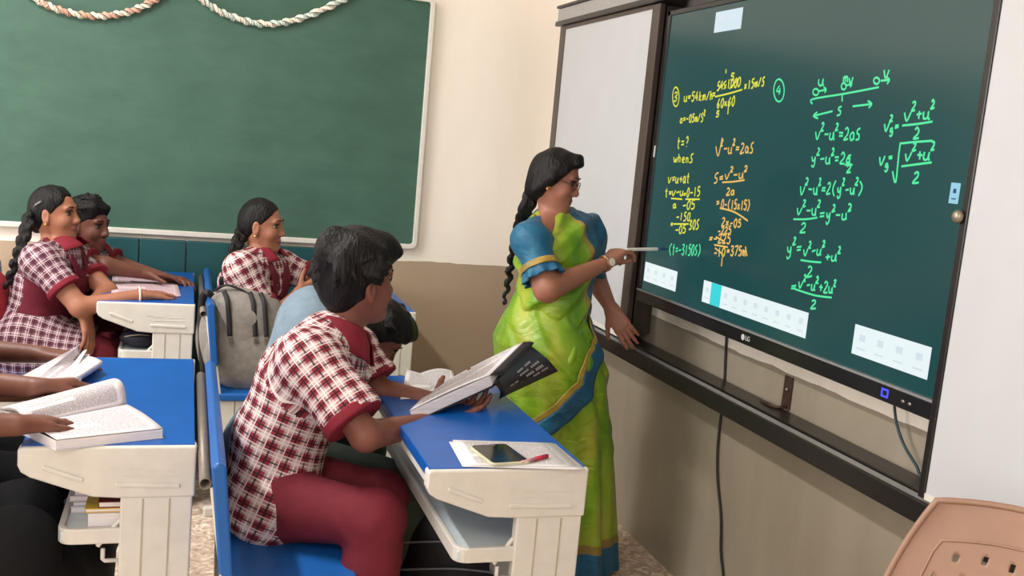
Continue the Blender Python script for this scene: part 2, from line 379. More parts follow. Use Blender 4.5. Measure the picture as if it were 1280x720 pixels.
# ---------------------------------------------------------------- handwriting on the screen
GL = {
 'v': [[(0,.62),(.35,0),(.8,.66)]], 'u': [[(.05,.6),(.05,.15),(.3,0),(.6,.12),(.68,.6),(.68,.1),(.85,0)]],
 '2': [[(.1,.8),(.35,1),(.65,.85),(.55,.5),(.05,0),(.8,.05)]], '=': [[(.1,.55),(.75,.6)],[(.1,.3),(.75,.35)]], '-': [[(.1,.4),(.75,.45)]],
 'a': [[(.65,.5),(.35,.62),(.08,.3),(.3,0),(.62,.2),(.66,.58),(.68,.1),(.85,0)]], 's': [[(.75,1),(.3,.9),(.25,.6),(.6,.4),(.55,.05),(.05,0)]],
 '3': [[(.1,.9),(.5,1),(.65,.75),(.3,.52),(.7,.35),(.5,0),(.05,.1)]], '5': [[(.75,1),(.25,1),(.2,.6),(.55,.62),(.7,.3),(.45,0),(.05,.08)]],
 '1': [[(.4,1),(.4,0)]], '0': [[(.4,1),(.1,.6),(.2,.1),(.5,0),(.75,.4),(.65,.9),(.4,1)]], '4': [[(.5,1),(.05,.4),(.75,.4)],[(.55,.7),(.55,0)]],
 '6': [[(.6,1),(.2,.6),(.1,.2),(.4,0),(.65,.25),(.4,.45),(.15,.3)]], '7': [[(.1,.95),(.75,1),(.3,0)]], '+': [[(.1,.4),(.8,.42)],[(.45,.7),(.45,.1)]],
 '(': [[(.6,1.1),(.25,.7),(.25,.3),(.6,-.1)]], ')': [[(.2,1.1),(.6,.7),(.6,.3),(.2,-.1)]], '/': [[(.1,0),(.7,1)]], '.': [[(.3,0),(.36,.05)]],
 'y': [[(.1,.62),(.2,.25),(.5,.25),(.65,.62)],[(.65,.62),(.6,-.15),(.3,-.35),(.15,-.15)]], 't': [[(.35,1),(.35,.1),(.6,0)],[(.1,.65),(.65,.68)]],
 '?': [[(.2,.85),(.5,1),(.65,.75),(.4,.4)],[(.4,.1),(.42,.03)]], 'w': [[(.0,.6),(.2,0),(.42,.45),(.62,0),(.85,.6)]], 'h': [[(.15,1),(.15,0)],[(.15,.4),(.45,.6),(.62,.35),(.65,0)]],
 'e': [[(.15,.3),(.6,.35),(.45,.6),(.12,.35),(.3,0),(.65,.1)]], 'n': [[(.1,.6),(.12,0)],[(.12,.4),(.4,.6),(.6,.4),(.65,0)]], 'm': [[(.05,.6),(.08,0)],[(.08,.4),(.25,.6),(.4,.4),(.42,0)],[(.42,.4),(.6,.6),(.75,.4),(.8,0)]],
 'k': [[(.15,1),(.15,0)],[(.6,.6),(.18,.3),(.65,0)]], 'r': [[(.15,.6),(.18,0)],[(.18,.4),(.6,.6)]], 'x': [[(.1,.6),(.65,.05)],[(.65,.6),(.1,.05)]], 'l': [[(.35,1),(.35,0)]], 'g': [[(.6,.55),(.3,.6),(.12,.35),(.35,.12),(.6,.4),(.62,-.2),(.3,-.35),(.1,-.2)]],
 'o': [[(.4,.6),(.1,.35),(.35,0),(.7,.3),(.4,.6)]], ' ': [],
}
ink = {'yellow': [], 'orange': [], 'green': []}
def write(col, s, x, y, w, h, rise=-.06, jit=.05):
    """s written from pixel (x, y) on the screen, w per letter, h tall; ^ lifts the next letter"""
    up = 0; cx = x
    for ch in s:
        if ch == '^': up = 1; continue
        k = .62 if up else 1.
        for st in GL.get(ch, []):
            P = []
            for (a, b) in st:
                px = cx+a*w*k+b*h*k*.10; py = y+(cx-x+a*w*k)*rise-b*h*k-(h*.75 if up else 0)
                P.append((px+random.uniform(-jit, jit)*w, py+random.uniform(-jit, jit)*h))
            ink[col].append(P)
        cx += w*k*(.8 if up else 1.); up = 0
def line(col, *pts): ink[col].append(list(pts))
def loop(col, cx, cy, rx, ry): ink[col].append([(cx+rx*math.cos(a), cy+ry*math.sin(a)) for a in np.linspace(-1.2, 5.3, 16)])
loop('yellow', 845, 121, 4, 12); write('yellow', '3', 842, 127, 6, 11)
write('yellow', 'u=54km/h', 855, 127, 4.6, 11, -.07); write('yellow', '=', 890, 123, 5, 11)
line('yellow', (894, 121), (911, 117), (928, 112)); write('yellow', '54x1000', 896, 114, 4.3, 11, -.22); write('yellow', '60x60', 896, 135, 4.6, 11, -.16)
write('yellow', '9^1', 899, 99, 7, 9); write('yellow', '5', 913, 100, 6, 8); write('yellow', 'x15m/s', 930, 112, 4.4, 11, -.2)
write('yellow', '5', 895, 146, 5, 7); line('yellow', (911, 130), (910, 143)); line('yellow', (898, 112), (908, 101)); line('yellow', (912, 111), (924, 98))
write('yellow', 'a=-05m/s^2', 850, 154, 3.7, 10, -.08); write('yellow', 't=?', 846, 185, 5, 13); write('yellow', 'whens', 842, 203, 5, 11, .02)
write('yellow', 'v=u+at', 835, 229, 4.6, 12, -.02)
write('yellow', 't=', 831, 246, 4.6, 10); write('yellow', 'v-u', 840, 245, 5, 10); write('yellow', '=', 854, 247, 4, 9); write('yellow', '0-15', 858, 246, 4.4, 11)
line('yellow', (839, 248), (853, 249)); line('yellow', (857, 249), (875, 249)); write('yellow', 'a', 841, 260, 5, 8); write('yellow', '-05', 853, 262, 5.4, 11)
write('yellow', '-150', 845, 276, 4.6, 10, .0); line('yellow', (842, 280), (861, 280)); write('yellow', '-05', 844, 292, 4.6, 10); write('yellow', '=', 838, 284, 4, 8); write('yellow', '30s', 861, 287, 4.4, 12)
write('green', '(t=-3150s)', 836, 318, 4.0, 13, .03)
line('orange', (895, 183), (898, 195), (903, 172)); write('orange', '^2-u^2=2as', 901, 192, 6.0, 13, -.02)
write('orange', 's=', 892, 229, 6.5, 13); write('orange', 'v^2-u^2', 906, 224, 7.0, 11); line('orange', (903, 228), (918, 227), (931, 225)); write('orange', '2a', 908, 244, 5.5, 9)
write('orange', '=', 895, 258, 5, 10); write('orange', '0-(15x15)', 901, 261, 4.1, 12, .05); line('orange', (900, 260), (918, 265), (935, 276))
write('orange', '2x-05', 902, 282, 5, 10, .1); write('orange', '-225', 897, 293, 4.4, 9); write('orange', '=-225', 886, 303, 5.6, 11, .05); line('orange', (893, 306), (910, 309)); write('orange', '-10', 892, 321, 5, 11); line('orange', (903, 322), (902, 333))
write('orange', '=375m', 908, 319, 4.9, 12, .05); line('orange', (932, 308), (934, 320)); line('orange', (895, 296), (906, 302)); line('orange', (894, 310), (904, 318))
loop('green', 974, 113, 6.5, 14); write('green', '4', 970, 119, 8, 12)
line('green', (1016, 130), (1016, 124), (1057, 117), (1099, 109)); line('green', (1053, 117), (1053, 127))
loop('green', 1020, 115, 3.5, 4); line('green', (1024, 114), (1033, 112)); line('green', (1030, 109), (1033, 112), (1031, 116))
loop('green', 1055, 108, 3, 4); line('green', (1058, 107), (1065, 105)); line('green', (1062, 102), (1065, 105), (1063, 109))
loop('green', 1096, 101, 3.5, 4); line('green', (1101, 101), (1112, 100)); line('green', (1108, 96), (1112, 100), (1109, 105))
write('green', 'u', 1023, 107, 8, 14); write('green', 'm', 1054, 103, 7, 12); write('green', 'v', 1061, 106, 6, 14); write('green', 'v', 1104, 98, 9, 16)
line('green', (1041, 139), (1017, 145)); line('green', (1022, 140), (1017, 145), (1023, 148)); write('green', 's', 1046, 144, 7, 11); line('green', (1066, 133), (1090, 130)); line('green', (1085, 126), (1090, 130), (1086, 135))
write('green', 'v^2-u^2=2as', 1019, 174, 7.2, 15, .02); write('green', 'y^2-u^2=2a', 1014, 204, 7.2, 14, .02)
write('green', 's', 1058, 203, 7, 9); line('green', (1056, 206), (1066, 206)); write('green', '2', 1058, 216, 7, 9)
write('green', 'v^2-u^2=2(y^2-u^2)', 1000, 243, 6.6, 15, .0)
write('green', 'v^2-u^2', 996, 269, 7.4, 14, .0); line('green', (992, 274), (1008, 274), (1022, 272)); write('green', '2', 1000, 291, 9, 12); write('green', '=y^2-u^2', 1024, 275, 8, 14, -.02)
write('green', 'y^2=', 983, 318, 8, 15); write('green', 'v^2-u^2', 1004, 320, 6.8, 13); line('green', (1001, 325), (1014, 327), (1027, 328)); write('green', '2', 1008, 346, 9, 13); write('green', '+u^2', 1031, 327, 8, 13)
write('green', '=', 988, 364, 9, 11); write('green', 'v^2-u^2+2u^2', 998, 360, 6.3, 13, .16); line('green', (993, 361), (1018, 369), (1040, 372)); write('green', '2', 1013, 386, 9, 11)
write('green', 'v', 1105, 165, 8, 17); write('green', 'g', 1112, 167, 6, 10); write('green', '2', 1112, 152, 5, 8); write('green', '=', 1118, 163, 7, 11); write('green', 'v^2+u^2', 1130, 152, 9.6, 17, -.1); line('green', (1128, 157), (1147, 155), (1166, 152)); write('green', '2', 1142, 174, 9, 14)
write('green', 'v', 1099, 207, 8, 17); write('green', 'g', 1106, 211, 6, 10); write('green', '=', 1110, 202, 7, 11)
line('green', (1116, 214), (1120, 228), (1125, 184), (1130, 179), (1166, 176)); write('green', 'v^2+u^2', 1131, 202, 9.4, 17, -.06); line('green', (1127, 208), (1165, 203)); write('green', '2', 1141, 229, 10, 14)
def ribbon(mb, P, w, x):
    P = [atx(a, b, XS) for a, b in P]; Q = spline(P, 4) if len(P) > 2 else P
    vs = []; k = len(Q)
    for i, p in enumerate(Q):
        d = unit(Q[min(i+1, k-1)]-Q[max(i-1, 0)]); nrm = np.array([0, -d[2], d[1]])
        vs += [(x, p[1]+nrm[1]*w, p[2]+nrm[2]*w), (x, p[1]-nrm[1]*w, p[2]-nrm[2]*w)]
    mb.add(vs, [(2*i, 2*i+1, 2*i+3, 2*i+2) for i in range(k-1)])
for col, rgb in (('yellow', (226, 226, 70)), ('orange', (236, 190, 96)), ('green', (84, 232, 160))):
    mb = MB()
    for j, P in enumerate(ink[col]): ribbon(mb, P, .0026, XS-.0007-.00001*(j % 7))
    o = mb.build('handwriting', emit('lit %s ink' % col, rgb), sb, weld=False); o['label'] = '%s handwriting' % col

# ---------------------------------------------------------------- cables and hasp on the right wall
cbk = MB().tube(spline([atx(909, 405, XW-.010), atx(908, 420, XW-.010), atx(905, 470, XW-.012), atx(904, 505, XW-.03)], 6) , .0042)
pts = [atx(909, 408, 1.642), atx(907, 440, 1.6445), atx(905, 485, 1.6445), atx(901, 520, 1.6445), atx(897, 560, 1.643), atx(897, 600, 1.643), atx(901, 645, 1.643), atx(901, 690, 1.643), atx(904, 722, 1.643), (1.642, 2.53, .03), (1.63, 2.50, .006), (1.56, 2.40, .006)]
cable = MB().tube(spline(pts, 8), .0042, 8).build('cable', mat('black cable rubber', (24, 22, 22), .5), None, smooth=True)
tag(cable, 'black cable running straight down the wall below the screen', 'cable')
q0 = atx(1118, 500, 1.615)
pts = [(1.615, q0[1], .915), atx(1118, 505, 1.615), atx(1121, 530, 1.618), atx(1130, 556, 1.622), atx(1145, 581, 1.628), atx(1156, 597, 1.632), (1.636, 1.66, .78), (1.64, 1.55, .775)]
c2 = MB().tube(spline(pts, 8), .0034, 8).build('cable', mat('dark teal cable rubber', (28, 56, 66), .45), None, smooth=True)
tag(c2, 'thin dark teal cable curving from the screen to the rail end', 'cable')
hp = thing('hasp', 'brown metal hasp with a pin fixed on the wall under the screen', 'hasp', (XW, 2.36, .78))
M_rust = mat('rusty brown metal', (70, 52, 42), .55, .15, 60, metal=.4)
MB().box((XW-.006, 2.336, .745), (XW-.001, 2.376, .838)).build('plate', M_rust, hp, bevel=.002)
MB().tube(spline([(XW-.004, 2.350, .752), (XW-.03, 2.352, .748), (XW-.04, 2.38, .748), (XW-.035, 2.43, .745)], 5), .005, 8).build('pin', M_rust, hp, smooth=True)
MB().ball((XW-.008, 2.354, .80), (.004, .006, .006)).build('screw', M_steel, hp, smooth=True)

# ---------------------------------------------------------------- desks and benches
HT = .755
def desk(label, x0, y0, W, L):
    t = thing('school_desk', label, 'desk', (x0+W/2, y0+L/2, 0), 'blue and cream school desks')
    lx = W*.57; th = .034
    prof = [(0, HT-.006), (.004, HT), (W, HT), (W, .648), (lx, .648), (.135, .652), (.022, .694), (.006, .705), (0, .718)]
    for side, yy in ((-1, y0), (1, y0+L-th)):
        sp = MB().prism(prof, (x0, yy, 0), (1, 0, 0), (0, 0, 1), (0, th, 0)).build('side_panel', M_cream, t, bevel=.005, seg=3)
        yo = yy if side < 0 else yy+th
        r = MB()
        for (a, c, e, g) in ((.044, .716, .118, .688), (.178, .677, .318*W/.349, .673)):
            dd = np.array([e-a, 0, g-c]); ln = np.linalg.norm(dd); ax = dd/ln
            r.obox((x0+(a+e)/2, yo, (c+g)/2), (ax, (0, 1, 0), np.cross(ax, (0, 1, 0))), (ln/2, .0035, .0045))
        r.build('raised_rib', M_cream, sp, bevel=.002)
        r = MB()
        for k, (a, e, z) in enumerate(((.20, .31, .694), (.20, .235, .708), (.25, .31, .706), (.175, .195, .712))):
            r.box((x0+a*W/.349, yo-.0012, z-.0012), (x0+e*W/.349, yo+.0012, z+.0012))
        r.build('embossed_line', M_cream, sp)
        lg = MB().box((x0+lx, yy+.004, .03), (x0+W-.004, yy+th-.004, .65)).build('leg', M_cream, t, bevel=.004)
        r = MB(); ge = yy+.004 if side < 0 else yy+th-.004
        for q in (.30, .66): r.box((x0+lx+(W-lx)*q-.0016, ge-.0012, .06), (x0+lx+(W-lx)*q+.0016, ge+.0012, .645))
        r.build('leg_seam', mat('shaded cream plastic seam', (176, 166, 148), .5), lg)
        MB().box((x0+.03, yy, 0), (x0+W, yy+th, .04)).build('foot', M_cream, t, bevel=.006)
    b = MB(); b.box((x0+.004, y0+.010, HT-.024), (x0+W-.004, y0+L-.010, HT+.0015))
    b.build('tabletop', M_blue, t, bevel=.002)
    MB().box((x0+.012, y0+th, HT-.05), (x0+.03, y0+L-th, HT-.024)).build('front_rail', M_cream, t, bevel=.003)
    MB().box((x0+W-.03, y0+th, .30), (x0+W-.012, y0+L-th, HT-.024)).build('modesty_panel', M_cream, t, bevel=.003)
    sx = x0+.072
    MB().box((sx+.006, y0+.012, .556), (x0+W-.03, y0+L-.012, .5775)).build('shelf', M_pale, t, bevel=.003)
    b = MB(); r_ = .03; out = [(x0+lx+.01, y0+.006), (x0+lx+.01, y0+L-.006)]+[(sx+r_-r_*math.sin(a), y0+L-.006-r_+r_*math.cos(a)) for a in np.linspace(0, math.pi/2, 6)]+[(sx+r_-r_*math.cos(a), y0+.006+r_-r_*math.sin(a)) for a in np.linspace(0, math.pi/2, 6)]
    inn = [(x0+lx+.01, y0+.018), (x0+lx+.01, y0+L-.018)]+[(sx+.012+r_*.7*(1-math.sin(a)), y0+L-.018-r_*.7*(1-math.cos(a))) for a in np.linspace(0, math.pi/2, 6)]+[(sx+.012+r_*.7*(1-math.cos(a)), y0+.018+r_*.7*(1-math.sin(a))) for a in np.linspace(0, math.pi/2, 6)]
    k_ = len(out); vs_ = [(p[0], p[1], z) for z in (.551, .5835) for q in (out, inn) for p in q]; fs_ = []
    for i in range(1, k_): j = (i+1) % k_; fs_ += [(i, j, j+2*k_, i+2*k_), (i+k_, i+3*k_, j+3*k_, j+k_), (i+2*k_, j+2*k_, j+3*k_, i+3*k_), (i, i+k_, j+k_, j)]
    b.add(vs_, fs_).build('shelf_lip', M_cream, t, bevel=.003)
    b = MB(); b.tube(spline([(x0+lx+.004, y0+.02, .60), (x0+lx-.018, y0+.016, .575), (x0+lx-.04, y0+.012, .545)], 4), .005, 8)
    b.build('bag_hook', M_cream, t, smooth=True)
    MB().tube([(x0+lx+.002, y0+.016, .512), (x0+lx-.026, y0+.016, .512), (x0+lx-.030, y0+.016, .516), (x0+lx-.030, y0+.016, .538)], .0045, 8).build('bag_hook', M_cream, t, smooth=True)
    return t
SEAT = .46
def bench(label, xb, y0, L, depth):
    """xb = back of the bench, the sitter looks along +x"""
    t = thing('school_bench', label, 'bench', (xb+depth/2, y0+L/2, 0), 'blue and cream school benches')
    MB().box((xb+.012, y0, SEAT-.028), (xb+depth, y0+L, SEAT)).build('seat', M_bluep, t, bevel=.008, seg=3)
    prof = [(0, .565), (.012, .555), (.026, .56), (.026, .775), (.012, .785), (-.002, .775)]
    lean = [(p[0]+xb-(p[1]-.56)*.10, p[1]) for p in prof]
    MB().prism(lean, (0, y0, 0), (1, 0, 0), (0, 0, 1), (0, L, 0)).build('backrest', M_bluep, t, bevel=.005)
    for side, yy in ((-1, y0+.012), (1, y0+L-.042)):
        lg = MB().prism([(xb+.03, .02), (xb+.09, .02), (xb+.09, SEAT-.028), (xb+.02, SEAT-.028)], (0, yy, 0), (1, 0, 0), (0, 0, 1), (0, .03, 0)).build('leg', M_cream, t, bevel=.004)
        MB().box((xb+.09, yy+.002, .10), (xb+depth-.03, yy+.028, SEAT-.028)).build('end_panel', M_cream, t, bevel=.004)
        MB().box((xb, yy, 0), (xb+depth+.0, yy+.03, .035)).build('foot', M_cream, t, bevel=.006)
        MB().prism([(xb+.02, SEAT-.03), (xb+.045, SEAT-.03), (xb-.003, .735), (xb-.024, .735)], (0, yy-.008, 0), (1, 0, 0), (0, 0, 1), (0, .024, 0)).build('back_support', M_cream, t, bevel=.003)
    MB().tube([(xb-.032, y0+.006, .742), (xb-.032, y0+L-.006, .742)], .0115, 14, cap=False).build('back_rail', M_pipe, t, smooth=True, solid=.002)
    MB().box((xb+depth*.45, y0+.03, .26), (xb+depth*.45+.02, y0+L-.03, .30)).build('stretcher', M_cream, t, bevel=.003)
    return t
DA = desk('blue school desk with a phone and papers, beside the woman in the sari', .483, 1.85, .349, .79)
DB = desk('blue school desk carrying the two open books held by hands', -.287, 2.02, .329, .775)
DC = desk('blue school desk with a printed sheet under two stretched arms, by the teal panelling', -.278, 3.63, .325, .775)
DD = desk('blue school desk standing against the brown wall behind the boy', .50, 3.63, .35, .775)
BA = bench('blue school bench carrying the boy in the maroon trousers', .088, 1.83, .83, .30)
BB = bench('blue school bench at the desk with the two open books', -.80, 2.0, .83, .32)
BC = bench('blue school bench carrying the girl with the long braid and the student beside her', -.70, 3.52, .86, .30)
BD = bench('blue school bench carrying the grey backpack', .105, 3.52, .86, .30)
# ---------------------------------------------------------------- implicit surfaces for bodies and cloth
A_ = lambda *p: np.array(p, float)
def cap(a, b, ra, rb=None, k=.02, sq=None, op=1, clip=None):
    return dict(t='cap', a=np.asarray(a, float), b=np.asarray(b, float), ra=ra, rb=ra if rb is None else rb, k=k, sq=sq, op=op, clip=clip or [])
def ell(c, r, ax=None, k=.02, op=1, clip=None):
    ax = np.eye(3) if ax is None else np.array(ax, float)
    return dict(t='ell', c=np.asarray(c, float), r=np.array(r, float), ax=ax, k=k, op=op, clip=clip or [])
def infl(p, d, k=None, clip=None):
    q = dict(p)
    if q['t'] == 'cap': q['ra'] += d; q['rb'] += d
    else: q['r'] = q['r']+d
    if k is not None: q['k'] = k
    if clip is not None: q['clip'] = clip
    return q
def bounds(p):
    if p['t'] == 'cap':
        m = max(p['ra'], p['rb'])*(max(1., p['sq'][1]) if p['sq'] else 1.)
        return np.minimum(p['a'], p['b'])-m, np.maximum(p['a'], p['b'])+m
    m = p['r'].max(); return p['c']-m, p['c']+m
def dist(p, P):
    if p['t'] == 'cap':
        a, b = p['a'], p['b']; q = P-a.astype(np.float32); ba = (b-a)
        sc = 1.
        if p['sq']:
            n = unit(p['sq'][0]); fct = p['sq'][1]
            q = q+(q@n.astype(np.float32))[..., None]*(n*(1/fct-1)).astype(np.float32); ba = ba+n*np.dot(ba, n)*(1/fct-1); sc = min(1., fct)
        L2 = max(1e-9, float(ba@ba)); t = np.clip((q@ba.astype(np.float32))/L2, 0, 1)
        d = (np.sqrt(((q-t[..., None]*ba.astype(np.float32))**2).sum(-1))-(p['ra']+(p['rb']-p['ra'])*t))*sc
    else:
        q = (P-p['c'].astype(np.float32))@p['ax'].T.astype(np.float32)
        k0 = np.sqrt(((q/p['r'].astype(np.float32))**2).sum(-1)); k1 = np.sqrt(((q/(p['r']**2).astype(np.float32))**2).sum(-1))
        d = k0*(k0-1)/np.maximum(k1, 1e-6)
    for o, n in p['clip']:
        d = np.maximum(d, (P-np.asarray(o, np.float32))@unit(n).astype(np.float32))
    return d.astype(np.float32)
def sdf(prims, vox, disp=None):
    lo = np.min([bounds(p)[0] for p in prims if p['op'] > 0], axis=0)-4*vox; hi = np.max([bounds(p)[1] for p in prims if p['op'] > 0], axis=0)+4*vox
    n = np.ceil((hi-lo)/vox).astype(int)+1
    ax = [(lo[i]+vox*np.arange(n[i])).astype(np.float32) for i in range(3)]
    V = np.full(n, .08, np.float32)
    for p in prims:
        b0, b1 = bounds(p); mg = p['k']+3*vox
        i0 = np.maximum(0, np.floor((b0-mg-lo)/vox).astype(int)); i1 = np.minimum(n, np.ceil((b1+mg-lo)/vox).astype(int)+1)
        if (i1 <= i0).any(): continue
        s = tuple(slice(i0[i], i1[i]) for i in range(3))
        P = np.stack(np.meshgrid(*[ax[i][s[i]] for i in range(3)], indexing='ij'), -1)
        d = dist(p, P); v = V[s]; k = max(p['k'], 1e-5)
        if p['op'] > 0:
            h = np.maximum(k-np.abs(v-d), 0)/k; V[s] = np.minimum(v, d)-h*h*k*.25
        else:
            d = -d; h = np.maximum(k-np.abs(v-d), 0)/k; V[s] = np.maximum(v, d)+h*h*k*.25
    if disp is not None:
        I = np.argwhere(np.abs(V) < .03)
        P = lo+I*vox; V[tuple(I.T)] += disp(P).astype(np.float32)
    return nets(V, lo, vox)
def nets(V, lo, vox):
    S = V < 0
    c = np.zeros(tuple(np.array(V.shape)-1), np.int8)
    for i in (0, 1):
        for j in (0, 1):
            for k in (0, 1): c += S[i:V.shape[0]-1+i, j:V.shape[1]-1+j, k:V.shape[2]-1+k]
    I = np.argwhere((c > 0) & (c < 8)); idx = np.full(c.shape, -1, np.int64); idx[tuple(I.T)] = np.arange(len(I))
    acc = np.zeros((len(I), 3)); cnt = np.zeros(len(I))
    cor = [(i, j, k) for i in (0, 1) for j in (0, 1) for k in (0, 1)]
    val = {q: V[I[:, 0]+q[0], I[:, 1]+q[1], I[:, 2]+q[2]].astype(float) for q in cor}
    for p in cor:
        for a in range(3):
            if p[a]: continue
            q = list(p); q[a] = 1; q = tuple(q); va, vb = val[p], val[q]; m = (va < 0) != (vb < 0)
            t = va[m]/(va[m]-vb[m]); pt = np.tile(np.array(p, float), (m.sum(), 1)); pt[:, a] += t
            acc[m] += pt; cnt[m] += 1
    vs = lo+vox*(I+acc/np.maximum(cnt, 1)[:, None])
    fs = []
    for a in range(3):
        s0 = [slice(None)]*3; s1 = [slice(None)]*3; s0[a] = slice(0, -1); s1[a] = slice(1, None)
        E = S[tuple(s0)] != S[tuple(s1)]; K = np.argwhere(E); u, w = (a+1) % 3, (a+2) % 3
        K = K[(K[:, u] > 0) & (K[:, w] > 0) & (K[:, u] < V.shape[u]-1) & (K[:, w] < V.shape[w]-1)]
        def g(du, dw): q = K.copy(); q[:, u] -= du; q[:, w] -= dw; return idx[tuple(q.T)]
        F = np.stack([g(1, 1), g(0, 1), g(0, 0), g(1, 0)], -1); flip = ~S[tuple(K.T)]
        F[flip] = F[flip][:, ::-1]; fs.append(F)
    return vs, np.concatenate(fs)
def relax(vs, fs, it=1, lam=.5):
    n = len(vs); e = np.concatenate([fs[:, [0, 1]], fs[:, [1, 2]], fs[:, [2, 3]], fs[:, [3, 0]]])
    deg = np.bincount(e[:, 0], minlength=n)+np.bincount(e[:, 1], minlength=n)
    for _ in range(it):
        acc = np.stack([np.bincount(e[:, 0], vs[e[:, 1], i], n)+np.bincount(e[:, 1], vs[e[:, 0], i], n) for i in range(3)], -1)
        vs = vs+lam*(acc/np.maximum(deg, 1)[:, None]-vs)
    return vs
def mesh_obj(name, vs, fs, mats, parent, mi=None, uv=None):
    org = np.array(parent['_org']) if parent is not None else np.zeros(3)
    me = bpy.data.meshes.new(name); me.vertices.add(len(vs)); me.vertices.foreach_set('co', (vs-org).astype(np.float32).ravel())
    nf = len(fs); me.loops.add(nf*4); me.loops.foreach_set('vertex_index', fs.astype(np.int32).ravel())
    me.polygons.add(nf); me.polygons.foreach_set('loop_start', np.arange(0, nf*4, 4, dtype=np.int32))
    mats = mats if isinstance(mats, (list, tuple)) else [mats]
    for m in mats: me.materials.append(m)
    if mi is not None: me.polygons.foreach_set('material_index', mi.astype(np.int32))
    me.update(calc_edges=True); me.validate()
    me.polygons.foreach_set('use_smooth', np.ones(nf, bool))
    if uv is not None:
        l = me.uv_layers.new(name='UVMap'); l.data.foreach_set('uv', uv.astype(np.float32).ravel())
    o = bpy.data.objects.new(name, me); COL.objects.link(o)
    if parent is not None: o.parent = parent; o['_org'] = list(map(float, org))
    return o
def waves(seed, amp, freq, stretch=(1, 1, 1), n=7):
    rg = np.random.default_rng(seed); D = rg.normal(size=(n, 3)); D /= np.linalg.norm(D, axis=1)[:, None]; D *= np.array(stretch)*freq*rg.uniform(.5, 1.6, (n, 1)); ph = rg.uniform(0, 6.28, n)
    return lambda P: amp*np.sin(P@D.T+ph).sum(-1)/math.sqrt(n)
def cloth_uv(vs, fs, bones):
    """plaid coordinates: length along and girth around the nearest bone"""
    fc = vs[fs].mean(1); D = []
    for a, b, r, ref in bones:
        a, b = np.asarray(a, float), np.asarray(b, float); ba = b-a; t = np.clip(((fc-a)@ba)/(ba@ba), 0, 1)
        D.append(np.linalg.norm(fc-a-t[:, None]*ba, axis=1)-r)
    k = np.argmin(np.array(D), 0); uv = np.zeros((len(fs), 4, 2))
    for i, (a, b, r, ref) in enumerate(bones):
        m = k == i
        if not m.any(): continue
        d = unit(np.asarray(b, float)-a); e2 = unit(np.cross(d, ref)); e1 = np.cross(e2, d)
        P = vs[fs[m]]-a; ang = np.arctan2(P@e2, P@e1); c = fc[m]-a; a0 = np.arctan2(c@e2, c@e1)
        dd = ang-a0[:, None]; dd = (dd+math.pi) % (2*math.pi)-math.pi
        uv[m, :, 0] = (a0[:, None]+dd)*(r*1.08); uv[m, :, 1] = P@d
    return uv
# ---------------------------------------------------------------- cloth, skin and hair materials
def plaid(name, base, band, dark, period, light=(236, 226, 222)):
    m, nt, bs = new_mat(name); L = nt.links.new
    uv = N(nt, 'ShaderNodeUVMap'); uv.uv_map = 'UVMap'; sx = N(nt, 'ShaderNodeSeparateXYZ'); L(uv.outputs['UV'], sx.inputs['Vector'])
    def M(op, a, b=None, c=None):
        q = N(nt, 'ShaderNodeMath', operation=op)
        for i, v in enumerate((a, b, c)):
            if v is None: continue
            if isinstance(v, (int, float)): q.inputs[i].default_value = v
            else: L(v, q.inputs[i])
        return q.outputs[0]
    def stripe(out, c, w, per=period):
        f = M('FRACT', M('ADD', M('MULTIPLY', out, 1/per), 100.))
        d = M('ABSOLUTE', M('SUBTRACT', f, c)); return M('LESS_THAN', d, w)
    col = None
    def mix(fac, c, prev):
        q = N(nt, 'ShaderNodeMix', data_type='RGBA'); L(fac, q.inputs[0]) if not isinstance(fac, float) else None
        if isinstance(prev, tuple): q.inputs[6].default_value = prev
        else: L(prev, q.inputs[6])
        q.inputs[7].default_value = c; return q.outputs[2]
    u, v = sx.outputs['X'], sx.outputs['Y']
    fac = M('MULTIPLY', M('ADD', stripe(u, .36, .27), stripe(v, .36, .27)), .5)
    col = mix(fac, lin(band), lin(base))
    fine = M('MULTIPLY', M('MAXIMUM', stripe(u, .82, .045), stripe(v, .82, .045)), .75); col = mix(fine, lin(light), col)
    dk = M('MULTIPLY', M('MAXIMUM', stripe(u, .36, .05), stripe(v, .36, .05)), .85); col = mix(dk, lin(dark), col)
    wh = M('MULTIPLY', M('MAXIMUM', stripe(u, .06, .03), stripe(v, .06, .03)), .8); col = mix(wh, lin(light), col)
    L(col, bs.inputs['Base Color']); bs.inputs['Roughness'].default_value = .8; bs.inputs['Specular IOR Level'].default_value = .25
    b = N(nt, 'ShaderNodeBump'); b.inputs['Strength'].default_value = .5; b.inputs['Distance'].default_value = .012
    tc = N(nt, 'ShaderNodeTexCoord'); nz = N(nt, 'ShaderNodeTexNoise'); nz.inputs['Scale'].default_value = 16.; nz.inputs['Detail'].default_value = 2; nz.inputs['Distortion'].default_value = 1.2
    L(tc.outputs['Object'], nz.inputs['Vector']); L(nz.outputs['Fac'], b.inputs['Height']); L(b.outputs['Normal'], bs.inputs['Normal'])
    return m
M_plaid = plaid('maroon white check shirting', (208, 184, 186), (138, 48, 60), (36, 24, 34), .034)
M_plaidf = plaid('fine maroon check shirting', (152, 116, 126), (98, 54, 68), (66, 30, 44), .031, (214, 200, 204))
def fabric(name, col, rough=.8, var=.06, scale=30, fold=18., fs=.4): 
    m = mat(name, col, rough, var, scale, bump=fs, bscale=fold, spec=.25); return m
M_maroon = fabric('maroon trouser cloth', (112, 36, 48)); M_maroonc = fabric('maroon trim cloth', (124, 34, 48), fold=40)
M_greyg = fabric('grey green trouser cloth', (74, 84, 76)); M_lblue = fabric('light blue grey cloth', (116, 134, 148))
M_dark = fabric('black trouser cloth', (16, 16, 19), .9)
